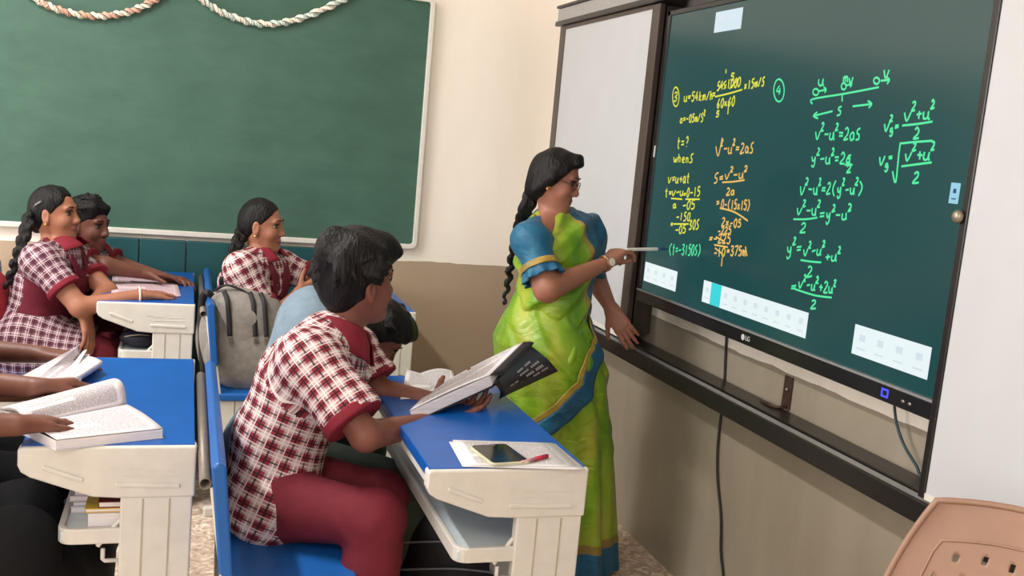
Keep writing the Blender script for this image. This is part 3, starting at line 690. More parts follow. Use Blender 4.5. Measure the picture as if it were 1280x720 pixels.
def skin(name, col):
    m = mat(name, col, .5, .04, 9, bump=.12, bscale=120, spec=.4)
    return m
M_skb = skin('brown skin, boy', (122, 74, 60)); M_skg = skin('brown skin, girl', (160, 106, 82)); M_skt = skin('brown skin, woman', (158, 106, 86)); M_skd = skin('deep brown skin', (112, 70, 56))
M_lip = mat('lips', (132, 66, 64), .4, .03, 20); M_nail = mat('finger nails', (190, 140, 126), .3)
M_eye = mat('eye white', (128, 112, 104), .25, .01, 10); M_iris = mat('dark iris', (26, 18, 16), .15)
def hair_mat():
    m, nt, bs = new_mat('black hair'); L = nt.links.new
    tc = N(nt, 'ShaderNodeTexCoord'); mp = N(nt, 'ShaderNodeMapping'); mp.inputs['Scale'].default_value = (1., 1., .25); L(tc.outputs['Object'], mp.inputs['Vector'])
    nz = N(nt, 'ShaderNodeTexNoise'); nz.inputs['Scale'].default_value = 140.; nz.inputs['Detail'].default_value = 3; L(mp.outputs['Vector'], nz.inputs['Vector'])
    rp = N(nt, 'ShaderNodeValToRGB'); rp.color_ramp.elements[0].color = lin((8, 7, 8)); rp.color_ramp.elements[1].color = lin((26, 22, 23)); L(nz.outputs['Fac'], rp.inputs['Fac']); L(rp.outputs['Color'], bs.inputs['Base Color'])
    bs.inputs['Roughness'].default_value = .5; bs.inputs['Specular IOR Level'].default_value = .22
    b = N(nt, 'ShaderNodeBump'); b.inputs['Strength'].default_value = .8; b.inputs['Distance'].default_value = .006; L(nz.outputs['Fac'], b.inputs['Height']); L(b.outputs['Normal'], bs.inputs['Normal'])
    return m
M_hair = hair_mat()

# ---------------------------------------------------------------- anatomy
FD = .90      # depth of the skull against its height
def head_axes(fwd, up=(0, 0, 1)):
    f = unit(fwd); r = unit(np.cross(f, up)); return f, r, np.cross(r, f)     # forward, her right, up
def head_prims(C, f, r, u, s=1., fem=False):
    P = lambda a, b, c: C+(f*a*FD+r*b+u*c)*s
    ax = np.array([f, r, u]); E = lambda c, rad, k=.02, op=1: ell(P(*c), np.array(rad)*s*A_(FD, 1, 1), ax, k*s, op)
    w = .94 if fem else 1.
    pr = [E((-.012, 0, .035), (.096, .074, .082)), E((.030, 0, -.020), (.058, .056*w, .082), .03), E((.036, 0, -.066), (.048, .046*w, .038), .03),
          E((.070, 0, -.093), (.019, .022, .015), .025), E((-.01, 0, -.03), (.07, .064, .05), .03)]
    for q in (-1, 1):
        pr += [E((.060, q*.036, -.024), (.026, .024, .026), .02), E((.079, q*.026, .030), (.012, .026, .009), .016)]
        pr += [E((.094, q*.031, .010), (.014, .019, .0115), .012, -1)]
        pr += [E((-.006, q*.076, -.004), (.018, .009, .030), .008), E((-.001, q*.083, .000), (.009, .006, .017), .006, -1), E((-.004, q*.075, -.030), (.010, .008, .010), .008)]
        pr += [E((.097, q*.0115, -.030), (.010, .008, .007), .008)]
    pr += [cap(P(.086, 0, .018), P(.104, 0, -.022), .0075*s, .0108*s, .012*s), E((.104, 0, -.025), (.010, .011, .009), .008),
           E((.088, 0, -.055), (.0115, .024, .0055), .006), E((.086, 0, -.066), (.0115, .020, .007), .006), E((.099, 0, -.0605), (.008, .022, .0016), .004, -1)]
    return pr
def face_bits(par, C, f, r, u, s=1., thick=1.):
    P = lambda a, b, c: C+(f*a*FD+r*b+u*c)*s
    for q in (-1, 1):
        e = MB().ball(P(.0730, q*.031, .009), (.0130*s, .0150*s, .0088*s), 14, 10, (f, r, u)).build('eye', M_eye, par, smooth=True)
        MB().ball(P(.0805, q*.0315, .009), (.0066*s, .0102*s, .0082*s), 12, 8, (f, r, u)).build('iris', M_iris, e, smooth=True)
        MB().tube(spline([P(.086, q*.014, .0175), P(.0905, q*.024, .0215), P(.087, q*.038, .0205), P(.076, q*.049, .013)], 4)[1:], [.0022*s]*12, 6).build('eyelid', M_hair, e, smooth=True)
        MB().tube(spline([P(.0905, q*.010, .030), P(.0945, q*.022, .036), P(.089, q*.038, .037), P(.076, q*.052, .029)], 5), np.interp(np.linspace(0, 1, 16), [0, .3, 1], [.0030, .0040, .0016])*s*thick, 8, flat=.5).build('eyebrow', M_hair, par, smooth=True)
def lip_faces(vs, fs, C, f, r, u, s):
    q = (vs[fs].mean(1)-C)/s; a, b, c = q@f/FD, q@r, q@u
    return ((np.abs(b) < .023) & (np.abs(c+.0605) < .0105*(1-(np.abs(b)/.026)**2)) & (a > .078)).astype(int)
def hand_prims(W, d, n, side, s=1., curl=(.3, .35, .4, .45), spread=.10, thumb=(.55, .75, .25), tb=.25, fr=1.):
    """W wrist, d along the palm, n out of the palm, side=+1 when thumb lies along cross(d, n)"""
    d = unit(d); n = unit(np.asarray(n, float)-d*np.dot(n, d)); t = np.cross(d, n)*side
    pr = []; curl = [curl]*4 if not hasattr(curl, '__len__') else curl
    lat = (.027, .009, -.009, -.026); fwd = (.084, .088, .084, .076); Ls = ((.040, .024, .020), (.044, .027, .021), (.041, .025, .020), (.032, .019, .018))
    for i in range(4):
        K = W+(d*fwd[i]+t*lat[i])*s
        pr.append(cap(W+(d*.004+t*lat[i]*.62)*s, K, .0145*s, .0115*s, .014*s))
        dd = unit(d+t*spread*(1.5-i)*.67); ang = curl[i]*.75; p = K; rr = (.0094, .0086, .0078, .0068)
        for j in range(3):
            v = dd*math.cos(ang)+n*math.sin(ang); e = p+v*Ls[i][j]*s
            pr.append(cap(p, e, rr[j]*s*fr*(.92 if i == 3 else 1), rr[j+1]*s*fr*(.92 if i == 3 else 1), .004*s)); p = e; ang += curl[i]*(1.1, .8, 0)[j]
    B = W+(d*.020+t*.020)*s; v = unit(d*thumb[0]+t*thumb[1]+n*thumb[2]); m_ = B+v*.040*s
    pr.append(cap(B, m_, .0150*s, .0108*s, .012*s)); v2 = unit(v*(1-tb)+d*tb+n*tb*.4); m2 = m_+v2*.030*s; pr.append(cap(m_, m2, .0105*s*fr, .0090*s*fr, .004*s))
    pr.append(cap(m2, m2+unit(v2+d*tb)*.022*s, .0092*s*fr, .0072*s*fr, .004*s))
    return pr
class Fig:
    """joint positions in the room -> body, clothes"""
    def __init__(g, J, s=1., fem=False, skin=None, hs=1., ak=1.):
        g.hs = s*hs; g.hv = g.hs*A_(FD, 1, 1); g.ak = ak
        g.J = {k: np.asarray(v, float) for k, v in J.items()}; g.s = s; g.fem = fem; g.skin = skin
        J = g.J; g.lat = unit(J['shL']-J['shR']); g.f, g.r, g.u = head_axes(J['look'], J.get('up', (0, 0, 1)))
        up = unit(J['neck']-J['pelvis']); g.front = unit(np.cross(g.lat, up)) ; 
        if np.dot(g.front, J['kneeR']-J['hipR']) < -.2: g.front = -g.front
        g.waist = J.get('waist', J['pelvis']*.55+J['chest']*.45)
    def torso(g, d=0., wid=1.):
        J, s = g.J, g.s; lt = g.lat; w = 1.36*wid
        lp = unit(J['hipL']-J['hipR'])
        return [cap(J['hipR'], J['hipL'], .088*s+d, k=.04), cap(J['pelvis'], g.waist, .096*s+d, .086*s+d, .04, sq=(lp, w)),
                cap(g.waist, J['chest'], .086*s+d, .100*s+d, .04, sq=(lt, w)), cap(J['chest'], J['neck']-unit(J['neck']-J['chest'])*.05*s, .098*s+d, .066*s+d, .04, sq=(lt, w)),
                cap(J['shR'], J['shL'], .046*s+d, k=.05)]
    def neckp(g, d=0.):
        J, s = g.J, g.s; C = J['head']; r = (.043 if g.fem else .048)*s
        return [cap(J['neck']-unit(J['neck']-J['chest'])*.02, C+(-g.f*.018-g.u*.05)*g.hs, r+d, r*.97+d, .02), cap(J['neck'], J['shR'], .036*s+d, .036*s+d, .04), cap(J['neck'], J['shL'], .036*s+d, .036*s+d, .04)]
    def arm(g, q, d=0., d2=None):
        J, s = g.J, g.s; d2 = d if d2 is None else d2
        k = g.ak; return [cap(J['sh'+q], J['el'+q], .045*s*k+d, .036*s*k+d, .02), cap(J['el'+q], J['wr'+q], .037*s*k+d2, .0235*s+d2, .014)]
    def leg(g, q, d=0., d2=None):
        J, s = g.J, g.s; d2 = d if d2 is None else d2
        return [cap(J['hip'+q], J['knee'+q], .078*s+d, .054*s+d, .03), cap(J['knee'+q], J['ank'+q], .053*s+d2, .034*s+d2, .02)]
    def foot(g, q, d=0.):
        J, s = g.J, g.s; a = J['ank'+q]; h = J.get('toe'+q, A_(1, 0, 0)); e = a+unit(h)*.13*s; e[2] = .026+d
        return [cap(a, A_(a[0], a[1], .035)-unit(h)*.03, .033*s+d, .03*s+d), cap(A_(a[0], a[1], .032)-unit(h)*.03, e, .03*s+d, .022*s+d, sq=((0, 0, 1), .8)) ]
    def body(g, par, vox, hands, extra=()):
        J, s = g.J, g.s
        pr = g.torso()+g.neckp()+head_prims(J['head'], g.f, g.r, g.u, g.hs, g.fem)
        for q in 'RL':
            pr += g.arm(q)+g.leg(q)+g.foot(q)
        for h in hands: pr += hand_prims(**h)
        vs, fs = sdf(pr+list(extra), vox); vs = relax(vs, fs, 1, .35)
        return mesh_obj('body', vs, fs, [g.skin, M_lip], par, lip_faces(vs, fs, J['head'], g.f, g.r, g.u, g.hs))
    def sleeve(g, q, d, frac, d_end=None, k=.03):
        """tube of cloth on the upper arm, cut square at frac of its length"""
        J, s = g.J, g.s; a, e = J['sh'+q], J['el'+q]; dd = unit(e-a); L = np.linalg.norm(e-a)
        c = a+dd*L*frac
        return cap(a, e, .045*s+d, .040*s+(d if d_end is None else d_end), k, clip=[(c, dd)])
    def bones(g):
        J = g.J; return [(J['pelvis']-unit(J['neck']-J['pelvis'])*.1, J['neck'], .105, g.front*-1.+.01), (J['shR'], J['elR'], .05, g.lat*1.+.01), (J['shL'], J['elL'], .05, g.lat*-1.+.01)]
def tufts(g, P, n, seed, lo=.03, ln=.046, r=.0075, lift=.004, flow=None):
    rg = np.random.default_rng(seed); out = []
    while len(out) < n:
        v = unit(rg.normal(size=3)); c = A_(v[0]*.112-.016, v[1]*.088, v[2]*.094+.038)
        if c[2] < lo or c[0]*.66-c[2]*.75 > -.03 or c[0] > .062: continue
        fl = unit(A_(.9 if v[0] > -.35 else -.1, rg.normal()*.30, (.12 if v[0] > -.35 else -.9)+rg.normal()*.25)) if flow is None else unit(flow+rg.normal(size=3)*.45)
        fl = unit(fl-v*np.dot(fl, v)+v*.16)*ln*rg.uniform(.6, 1.3)
        c = c+v*rg.uniform(-.004, lift); a, b = P(*c), P(*(c+fl)); out.append(cap(a, b, r*g.hs*rg.uniform(.7, 1.2), r*.35*g.hs, .006))
    return out
def hair_obj(par, pr, vox, seed, amp=.0035, name='hair', fr=130., st=(1, 1, .35)):
    vs, fs = sdf(pr, vox, waves(seed, amp, fr, st, 9)); vs = relax(vs, fs, 1, .4)
    return mesh_obj(name, vs, fs, M_hair, par)
def braid(par, pts, r0, r1, vox=.005, name='braid'):
    P = spline(pts, 8); n = len(P); pr = []; L = 0
    acc = [0]
    for i in range(1, n): acc.append(acc[-1]+np.linalg.norm(P[i]-P[i-1]))
    tot = acc[-1]; step = .021; k = int(tot/step)
    for i in range(k+1):
        t = i*step; j = min(n-2, int(np.searchsorted(acc, t, 'right')-1)); p = P[j]+(P[j+1]-P[j])*((t-acc[j])/max(1e-6, acc[j+1]-acc[j]))
        d = unit(P[j+1]-P[j]); a, b, _ = frame_of(d, (0, 1, 0)); r = r0+(r1-r0)*t/tot
        off = a*r*.45*(1 if i % 2 else -1)
        pr.append(ell(p+off, (r*.8, r*.8, r*1.25), np.array([a, b, unit(d+off/r*.5)]), .004))
    vs, fs = sdf(pr, vox, waves(5, .0012, 300)); return mesh_obj(name, vs, fs, M_hair, par)
# ---------------------------------------------------------------- people
Y_ = A_(0, 1, 0); X_ = A_(1, 0, 0); Z_ = A_(0, 0, 1)
def lens_check(nm, g):
    J = g.J; d = lambda a, b: round(float(np.linalg.norm(J[a]-J[b])), 3)
    print(nm, 'torso', d('pelvis', 'neck'), 'neck-head', d('neck', 'head'), 'sh', d('shR', 'shL'), 'arms', [d('sh'+q, 'el'+q) for q in 'RL'], [d('el'+q, 'wr'+q) for q in 'RL'], 'legs', [d('hip'+q, 'knee'+q) for q in 'RL'], [d('knee'+q, 'ank'+q) for q in 'RL'], 'pelvis', np.round(J['pelvis'], 2), 'head', np.round(J['head'], 2))
def collar(par, g, m, r=.060, drop=.028, h=.030, open_=.55, flare=.034):
    J = g.J; ax = unit(J['head']-g.f*.03-g.u*.06-J['neck']); o = J['neck']-ax*.010
    fr = unit(g.front-ax*np.dot(g.front, ax)); lt = np.cross(ax, fr); mb = MB()
    def fn(u, v):
        a = math.pi+(u-.5)*2*(math.pi-open_*.5)                   # open in front
        k = [(r*.94, h*.2), (r*.98, h), (r*1.10, h*.9), (r+flare*.6, h*.25), (r+flare, -drop)]
        j = min(3, int(v*4)); t = v*4-j; rr = k[j][0]*(1-t)+k[j+1][0]*t; hh = k[j][1]*(1-t)+k[j+1][1]*t
        tip = max(0, abs(u-.5)*2-.6)*.05*v
        return o+(fr*math.cos(a)+lt*math.sin(a)*1.12)*rr+ax*(hh-tip)
    return mb.grid(fn, 40, 8).build('collar', m, par, smooth=True, solid=.004, off=0)
def cuff(par, g, q, d, f0, f1, m):
    J = g.J; a, e = J['sh'+q], J['el'+q]; dd = unit(e-a); L = np.linalg.norm(e-a)
    vs, fs = sdf([cap(a, e, .045*g.s+d, .040*g.s+d, .01, clip=[(a+dd*L*f1, dd), (a+dd*L*f0, -dd)])], .004)
    return mesh_obj('cuff', relax(vs, fs, 1, .3), fs, m, par)
def shirt(par, g, m, d=.014, sl=.72, hem=None, vox=.006, seed=3, amp=.003, extra=(), name='shirt', slack=.010):
    J = g.J; pr = [infl(p, d, .05) for p in g.torso()]
    up = unit(g.waist-J['pelvis'])
    nc = (J['neck']+unit(J['head']-J['neck'])*.016, unit(J['head']-J['neck']))
    for p in pr[3:]: p['clip'] = [nc]
    pr += [cap(J['neck']-unit(J['neck']-J['chest'])*.03, J['sh'+q], .040*g.s+d, .040*g.s+d, .04, clip=[nc]) for q in 'RL']
    for q in 'RL': pr.append(g.sleeve(q, d, sl, d+slack))
    pr += list(extra)
    if hem is not None:
        for p in pr[:3]: p['clip'] = p['clip']+[hem]
    vs, fs = sdf(pr, vox, waves(seed, amp, 26, (1, 1, 1.2))); vs = relax(vs, fs, 1, .4)
    return mesh_obj(name, vs, fs, m, par, uv=cloth_uv(vs, fs, g.bones()))
def trousers(par, g, m, d=.012, d2=.016, vox=.007, low=.09, seed=4, amp=.003, name='trousers'):
    J = g.J; pr = [infl(p, d, .04) for p in g.torso()[:2]]
    pr[1]['clip'] = [(J['pelvis']+unit(g.waist-J['pelvis'])*.07, unit(g.waist-J['pelvis']))]
    for q in 'RL':
        l = g.leg(q, d, d2); c = J['ank'+q]; dd = unit(J['ank'+q]-J['knee'+q]); l[1]['clip'] = [(c-dd*low*.2, dd)]; pr += l
    vs, fs = sdf(pr, vox, waves(seed, amp, 30)); vs = relax(vs, fs, 1, .4)
    return mesh_obj(name, vs, fs, m, par)
def shoes(par, g, m=None):
    for q in 'RL':
        vs, fs = sdf([infl(p, .006) for p in g.foot(q)], .006); mesh_obj('shoe', vs, fs, m or mat('dark sandal leather', (40, 32, 30), .5), par)
def hx(g): return np.array([g.f, g.r, g.u]), (lambda a, b, c: g.J['head']+(g.f*a*FD+g.r*b+g.u*c)*g.hs)
def hair_tied(par, g, vox=.004, seed=11, back=.012, line=.004, amp=.0016):
    ax, P = hx(g); s = g.s; n = g.f*.72-g.u*.69
    pr = [ell(P(-.014, 0, .037), np.array((.102, .080, .088))*g.hv, ax, .02, clip=[(P(line, 0, 0), n)]), ell(P(-.045, 0, .0), np.array((.072, .074, .075))*g.hv, ax, .02, clip=[(P(-.012, 0, 0), g.f)]),
          ell(P(-.085, 0, -.035), np.array((.034, .042, .045))*g.hv, ax, .02)]
    pr.append(ell(P(.092, 0, .030), np.array((.060, .064, .046))*g.hv, ax, .016, -1))
    return hair_obj(par, pr, vox, seed, amp)

# --- the boy with the open book
def boy():
    s = .95; pel = aty(336, 606, 2.35)
    J = dict(pelvis=pel, hipR=pel+A_(.0, -.082, -.01), hipL=pel+A_(.01, .082, -.01), waist=aty(352, 545, 2.36), chest=aty(388, 474, 2.37), neck=aty(425, 412, 2.38), head=aty(448, 354, 2.40),
             look=A_(.93, .34, .05), up=unit(A_(.10, 0, 1)), shR=aty(388, 452, 2.235), shL=aty(437, 432, 2.52), elR=aty(457, 545, 2.12), wrR=aty(552, 525, 2.29), elL=aty(472, 489, 2.46), wrL=aty(546, 502, 2.37),
             kneeR=aty(470, 652, 2.10), kneeL=aty(474, 622, 2.31), ankR=A_(.40, 2.06, .07), ankL=A_(.45, 2.40, .07))
    g = Fig(J, s, False, M_skb, .98); lens_check('boy', g)
    t = thing('person', 'boy in maroon checked shirt and maroon trousers holding up an open book', 'person', (pel[0], pel[1], 0))
    hd = unit(aty(616, 501, 2.37)-J['wrR']); hl = unit(aty(606, 484, 2.43)-J['wrL'])
    g.body(t, .0042, [dict(W=J['wrR'], d=hd, n=A_(-.35, -.25, 1), side=1, s=.9, curl=(.35, .4, .5, .55), thumb=(.75, .55, .35)), dict(W=J['wrL'], d=hl, n=A_(-.2, -.2, 1), side=-1, s=.9, curl=.5)])
    face_bits(t, J['head'], g.f, g.r, g.u, g.hs)
    ax, P = hx(g); n = g.f*.66-g.u*.75
    c = [(P(.012, 0, .004), n)]
    pr = [ell(P(-.018, 0, .036), np.array((.112, .088, .094))*g.hv, ax, .02, clip=c), ell(P(-.055, 0, .002), np.array((.070, .076, .080))*g.hv, ax, .02, clip=[(P(-.014, 0, 0), g.f)]),
          ell(P(.015, 0, .088), np.array((.098, .078, .048))*g.hv, ax, .03), ell(P(.082, -.012, .092), np.array((.045, .060, .026))*g.hv, ax, .02), ell(P(.100, .02, .085), np.array((.026, .034, .016))*g.hv, ax, .015),
          ell(P(-.085, 0, .085), np.array((.045, .06, .05))*g.hv, ax, .03)]
    for q in (-1, 1): pr.append(ell(P(.016, q*.074, .012), np.array((.014, .006, .032))*g.hv, ax, .008))
    pr.append(ell(P(-.02, 0, .10), np.array((.085, .07, .045))*g.hv, ax, .04)); pr += tufts(g, P, 130, 5)
    for q in (-1, 1): pr.append(ell(P(.004, q*.090, -.010), np.array((.030, .024, .036))*g.hv, ax, .012, -1))
    hair_obj(t, pr, .004, 21, .0050, fr=85, st=(1, 1, .5))
    hem = (J['hipR']*.5+J['hipL']*.5+A_(.03, 0, -.075), unit(A_(.35, 0, -1)))
    shirt(t, g, M_plaid, .020, .80, hem, .0055, 31, .0034, slack=.018)
    for q in 'RL': cuff(t, g, q, .034, .70, .82, M_maroonc)
    collar(t, g, M_maroonc, r=.062, drop=.034, flare=.042)
    trousers(t, g, M_maroon, .012, .020, .006); shoes(t, g)
    return g
BOY = boy()

# --- the student hunched beside him
def hunched():
    s = .93; pel = A_(.235, 2.66, .555)
    J = dict(pelvis=pel, hipR=pel+A_(0, -.08, -.01), hipL=pel+A_(0, .08, -.01), waist=aty(376, 470, 2.70), chest=aty(398, 412, 2.78), neck=aty(440, 402, 2.80), head=aty(470, 420, 2.78),
             look=A_(.72, -.1, -.68), shR=aty(412, 440, 2.63), shL=aty(440, 405, 2.93), elR=aty(474, 496, 2.66), wrR=aty(500, 478, 2.74), elL=A_(.36, 3.02, .80), wrL=A_(.42, 2.90, .80),
             kneeR=aty(516, 612, 2.48), kneeL=A_(.50, 2.70, .53), ankR=A_(.42, 2.44, .07), ankL=A_(.50, 2.72, .07))
    g = Fig(J, s, False, M_skb, .93); lens_check('hunched', g)
    t = thing('person', 'student in pale blue shirt bent low over the desk behind the boy', 'person', (pel[0], pel[1], 0))
    g.body(t, .0055, [dict(W=J['wrR'], d=unit(aty(545, 476, 2.78)-J['wrR']), n=A_(0, 0, -1), side=-1, s=.85, curl=.25), dict(W=J['wrL'], d=A_(.6, -.7, 0), n=A_(0, 0, -1), side=1, s=.85, curl=.3)])
    face_bits(t, J['head'], g.f, g.r, g.u, g.hs)
    ax, P = hx(g); pr = [ell(P(-.018, 0, .036), np.array((.108, .086, .092))*g.hv, ax, .02, clip=[(P(.012, 0, .004), g.f*.66-g.u*.75)]), ell(P(-.055, 0, .002), np.array((.070, .076, .080))*g.hv, ax, .02, clip=[(P(-.014, 0, 0), g.f)]), ell(P(.02, 0, .085), np.array((.09, .074, .04))*g.hv, ax, .03)]
    pr += tufts(g, P, 50, 6)
    hair_obj(t, pr, .005, 23, .003)
    shirt(t, g, M_lblue, .018, .80, (pel+A_(.03, 0, -.06), unit(A_(.35, 0, -1))), .007, 33, .004)
    trousers(t, g, M_greyg, .014, .020, .007, seed=9); shoes(t, g)
hunched()

# --- girls of the far desks
def dupatta(par, g, m, d=.03, wid=.9):
    """pinned sash: maroon cloth over both shoulders meeting on the chest"""
    J = g.J; s = g.s; mb = []
    up = unit(J['neck']-J['chest'])
    for q in (-1, 1):
        sh = J['shR'] if q < 0 else J['shL']
        pts = [J['neck']*.5+sh*.5-g.front*.03+up*.045, J['neck']*.55+sh*.45+g.front*.045+up*.03, J['chest']+g.front*.110*s+g.lat*q*.05+up*.06, J['chest']+g.front*.130*s+g.lat*q*.012-up*.03]
        mb.append(pts)
    m_ = MB()
    for pts in mb:
        Q = spline(pts, 8); k = len(Q); vs = []
        for i, p in enumerate(Q):
            dd = unit(Q[min(i+1, k-1)]-Q[max(i-1, 0)]); w = unit(np.cross(dd, g.front+up*.5))
            for j in range(5): vs.append(p+w*(j/4-.5)*.052+g.front*.004*math.sin(j*2.2+i*.4))
        m_.add(vs, [(i*5+j, i*5+j+1, (i+1)*5+j+1, (i+1)*5+j) for i in range(k-1) for j in range(4)])
    return m_
def waistcoat(par, g, m, d=.018, lo=-.05, hi=.05):
    J = g.J; up = unit(J['chest']-g.waist)
    pr = [infl(p, d, .04) for p in g.torso()[1:4]]
    for p in pr: p['clip'] = [(J['chest']-g.front*.012, -g.front), (J['chest']+up*hi, up), (g.waist+up*lo, -up)]
    vs, fs = sdf(pr, .006, waves(8, .002, 30)); return mesh_obj('waistcoat', relax(vs, fs, 2, .5), fs, m, par)
M_mwc = fabric('maroon waistcoat cloth', (104, 32, 48), fold=24)
def skirt_flap(par, g, m, d=.026, frac=.85):
    """hem of the long checked tunic lying over the thighs"""
    J = g.J; pr = [infl(p, d, .05) for p in g.torso()[:2]]
    for q in 'RL':
        a, b = J['hip'+q], J['knee'+q]; dd = unit(b-a); pr.append(cap(a, b, .084*g.s+d, .066*g.s+d, .06, clip=[(a+(b-a)*frac, dd)]))
    vs, fs = sdf(pr, .007, waves(14, .004, 26)); vs = relax(vs, fs, 1, .5)
    return mesh_obj('tunic_hem', vs, fs, m, par, uv=cloth_uv(vs, fs, [(J['hipR'], J['kneeR'], .1, g.lat*1.+.01), (J['hipL'], J['kneeL'], .1, g.lat*1.+.01)]))

def girl_one():
    s = .95; pel = aty(36, 440, 3.86); pel[2] = max(pel[2], .555)
    J = dict(pelvis=pel, hipR=pel+A_(0, -.085, -.01), hipL=pel+A_(0, .085, -.01), waist=aty(45, 398, 3.87), chest=aty(62, 345, 3.88), neck=aty(73, 306, 3.88), head=aty(69, 268, 3.88),
             look=A_(.93, -.30, .05), up=unit(A_(-.06, 0, 1)), shR=aty(50, 326, 3.73), shL=aty(92, 322, 4.02), elR=aty(100, 384, 3.66), wrR=aty(178, 369, 3.70), elL=aty(134, 364, 3.88), wrL=aty(106, 392, 3.68),
             kneeR=aty(122, 444, 3.74), kneeL=aty(130, 438, 3.93), ankR=A_(-.33, 3.74, .07), ankL=A_(-.31, 3.93, .07))
    g = Fig(J, s, True, M_skg, .90); lens_check('girl1', g)
    t = thing('person', 'girl with one long black braid, checked tunic and maroon waistcoat, bangle on her wrist', 'person', (pel[0], pel[1], 0))
    g.body(t, .0048, [dict(W=J['wrR'], d=unit(aty(212, 367, 3.76)-J['wrR']), n=A_(0, 0, -1), side=-1, s=.88, curl=.3, thumb=(.8, .45, .1)), dict(W=J['wrL'], d=unit(aty(113, 430, 3.64)-J['wrL']), n=A_(-.9, .5, .1), side=1, s=.88, curl=.25)])
    face_bits(t, J['head'], g.f, g.r, g.u, g.hs)
    hair_tied(t, g, .0045, 12)
    ax, P = hx(g)
    braid(t, [P(-.09, .02, -.03), aty(38, 272, 3.84), aty(30, 296, 3.80), aty(22, 320, 3.78), aty(13, 345, 3.78), aty(8, 362, 3.79)], .024, .012)
    shirt(t, g, M_plaidf, .010, .62, None, .006, 41, .003, slack=.008)
    for q in 'RL': cuff(t, g, q, .021, .54, .64, M_maroonc)
    collar(t, g, M_maroonc, r=.056, drop=.026); waistcoat(t, g, M_mwc)
    o = dupatta(t, g, M_mwc).build('sash', M_mwc, t, smooth=True, solid=.003, weld=False)
    skirt_flap(t, g, M_plaidf); trousers(t, g, M_maroon, .014, .02, .007); shoes(t, g)
    B = J['wrR']+unit(J['elR']-J['wrR'])*.012; d = unit(J['wrR']-J['elR']); a, b, _ = frame_of(d)
    br = MB().tube([B+(a*math.cos(q)+b*math.sin(q))*.031+d*.006*math.sin(q) for q in np.linspace(0, 2*math.pi, 21)], .0042, 8, cap=False).build('bangle', mat('pale bangle', (224, 206, 190), .3), t, smooth=True); br['label'] = 'pale bangle'
    MB().tube([P(-.02, .075, .06), P(-.045, .080, .045), P(-.06, .07, .03)], .005, 8).build('hair_clip', mat('grey hair clip', (110, 104, 112), .3, metal=.5), t, smooth=True)
    for q in (1,): MB().ball(P(-.002, q*.086, -.035), .005).build('earring', mat('gold', (200, 160, 80), .3, metal=.8), t, smooth=True)
    return g
G1 = girl_one()
def girl_two():
    s = .95; pel = A_(-.47, 4.17, .555)
    J = dict(pelvis=pel, hipR=pel+A_(0, -.085, -.01), hipL=pel+A_(0, .085, -.01), waist=A_(-.45, 4.17, .70), chest=aty(92, 338, 4.16), neck=aty(104, 310, 4.15), head=aty(110, 282, 4.12),
             look=A_(.86, -.48, -.06), shR=aty(88, 325, 4.02), shL=aty(118, 318, 4.27), elR=A_(-.28, 3.98, .83), wrR=A_(-.14, 4.03, .80), elL=aty(156, 334, 4.22), wrL=aty(207, 348, 4.10),
             kneeR=aty(136, 434, 4.05), kneeL=A_(-.12, 4.24, .53), ankR=A_(-.22, 4.05, .07), ankL=A_(-.2, 4.24, .07))
    g = Fig(J, s, True, M_skd, .90); lens_check('girl2', g)
    t = thing('person', 'student with loose dark hair leaning in behind the girl with the long braid', 'person', (pel[0], pel[1], 0))
    g.body(t, .0052, [dict(W=J['wrL'], d=unit(aty(234, 350, 4.06)-J['wrL']), n=A_(0, -.3, -1), side=1, s=.88, curl=.6), dict(W=J['wrR'], d=A_(1, .2, -.05), n=A_(0, 0, -1), side=-1, s=.85, curl=.3)])
    face_bits(t, J['head'], g.f, g.r, g.u, g.hs)
    ax, P = hx(g)
    pr = [ell(P(-.016, 0, .036), np.array((.106, .084, .094))*g.hv, ax, .02, clip=[(P(.016, 0, .004), g.f*.70-g.u*.71)]), ell(P(-.05, 0, -.01), np.array((.070, .080, .085))*g.hv, ax, .02, clip=[(P(.0, 0, 0), g.f)]), ell(P(.03, 0, .092), np.array((.07, .07, .03))*g.hv, ax, .03)]
    pr += tufts(g, P, 60, 7, .0)
    hair_obj(t, pr, .0045, 25, .004)
    shirt(t, g, M_plaidf, .010, .66, None, .0065, 43, .003, slack=.008)
    for q in 'RL': cuff(t, g, q, .021, .58, .68, M_maroonc)
    collar(t, g, M_maroonc, r=.056, drop=.026); waistcoat(t, g, M_mwc)
    trousers(t, g, M_maroon, .016, .022, .007); shoes(t, g)
girl_two()
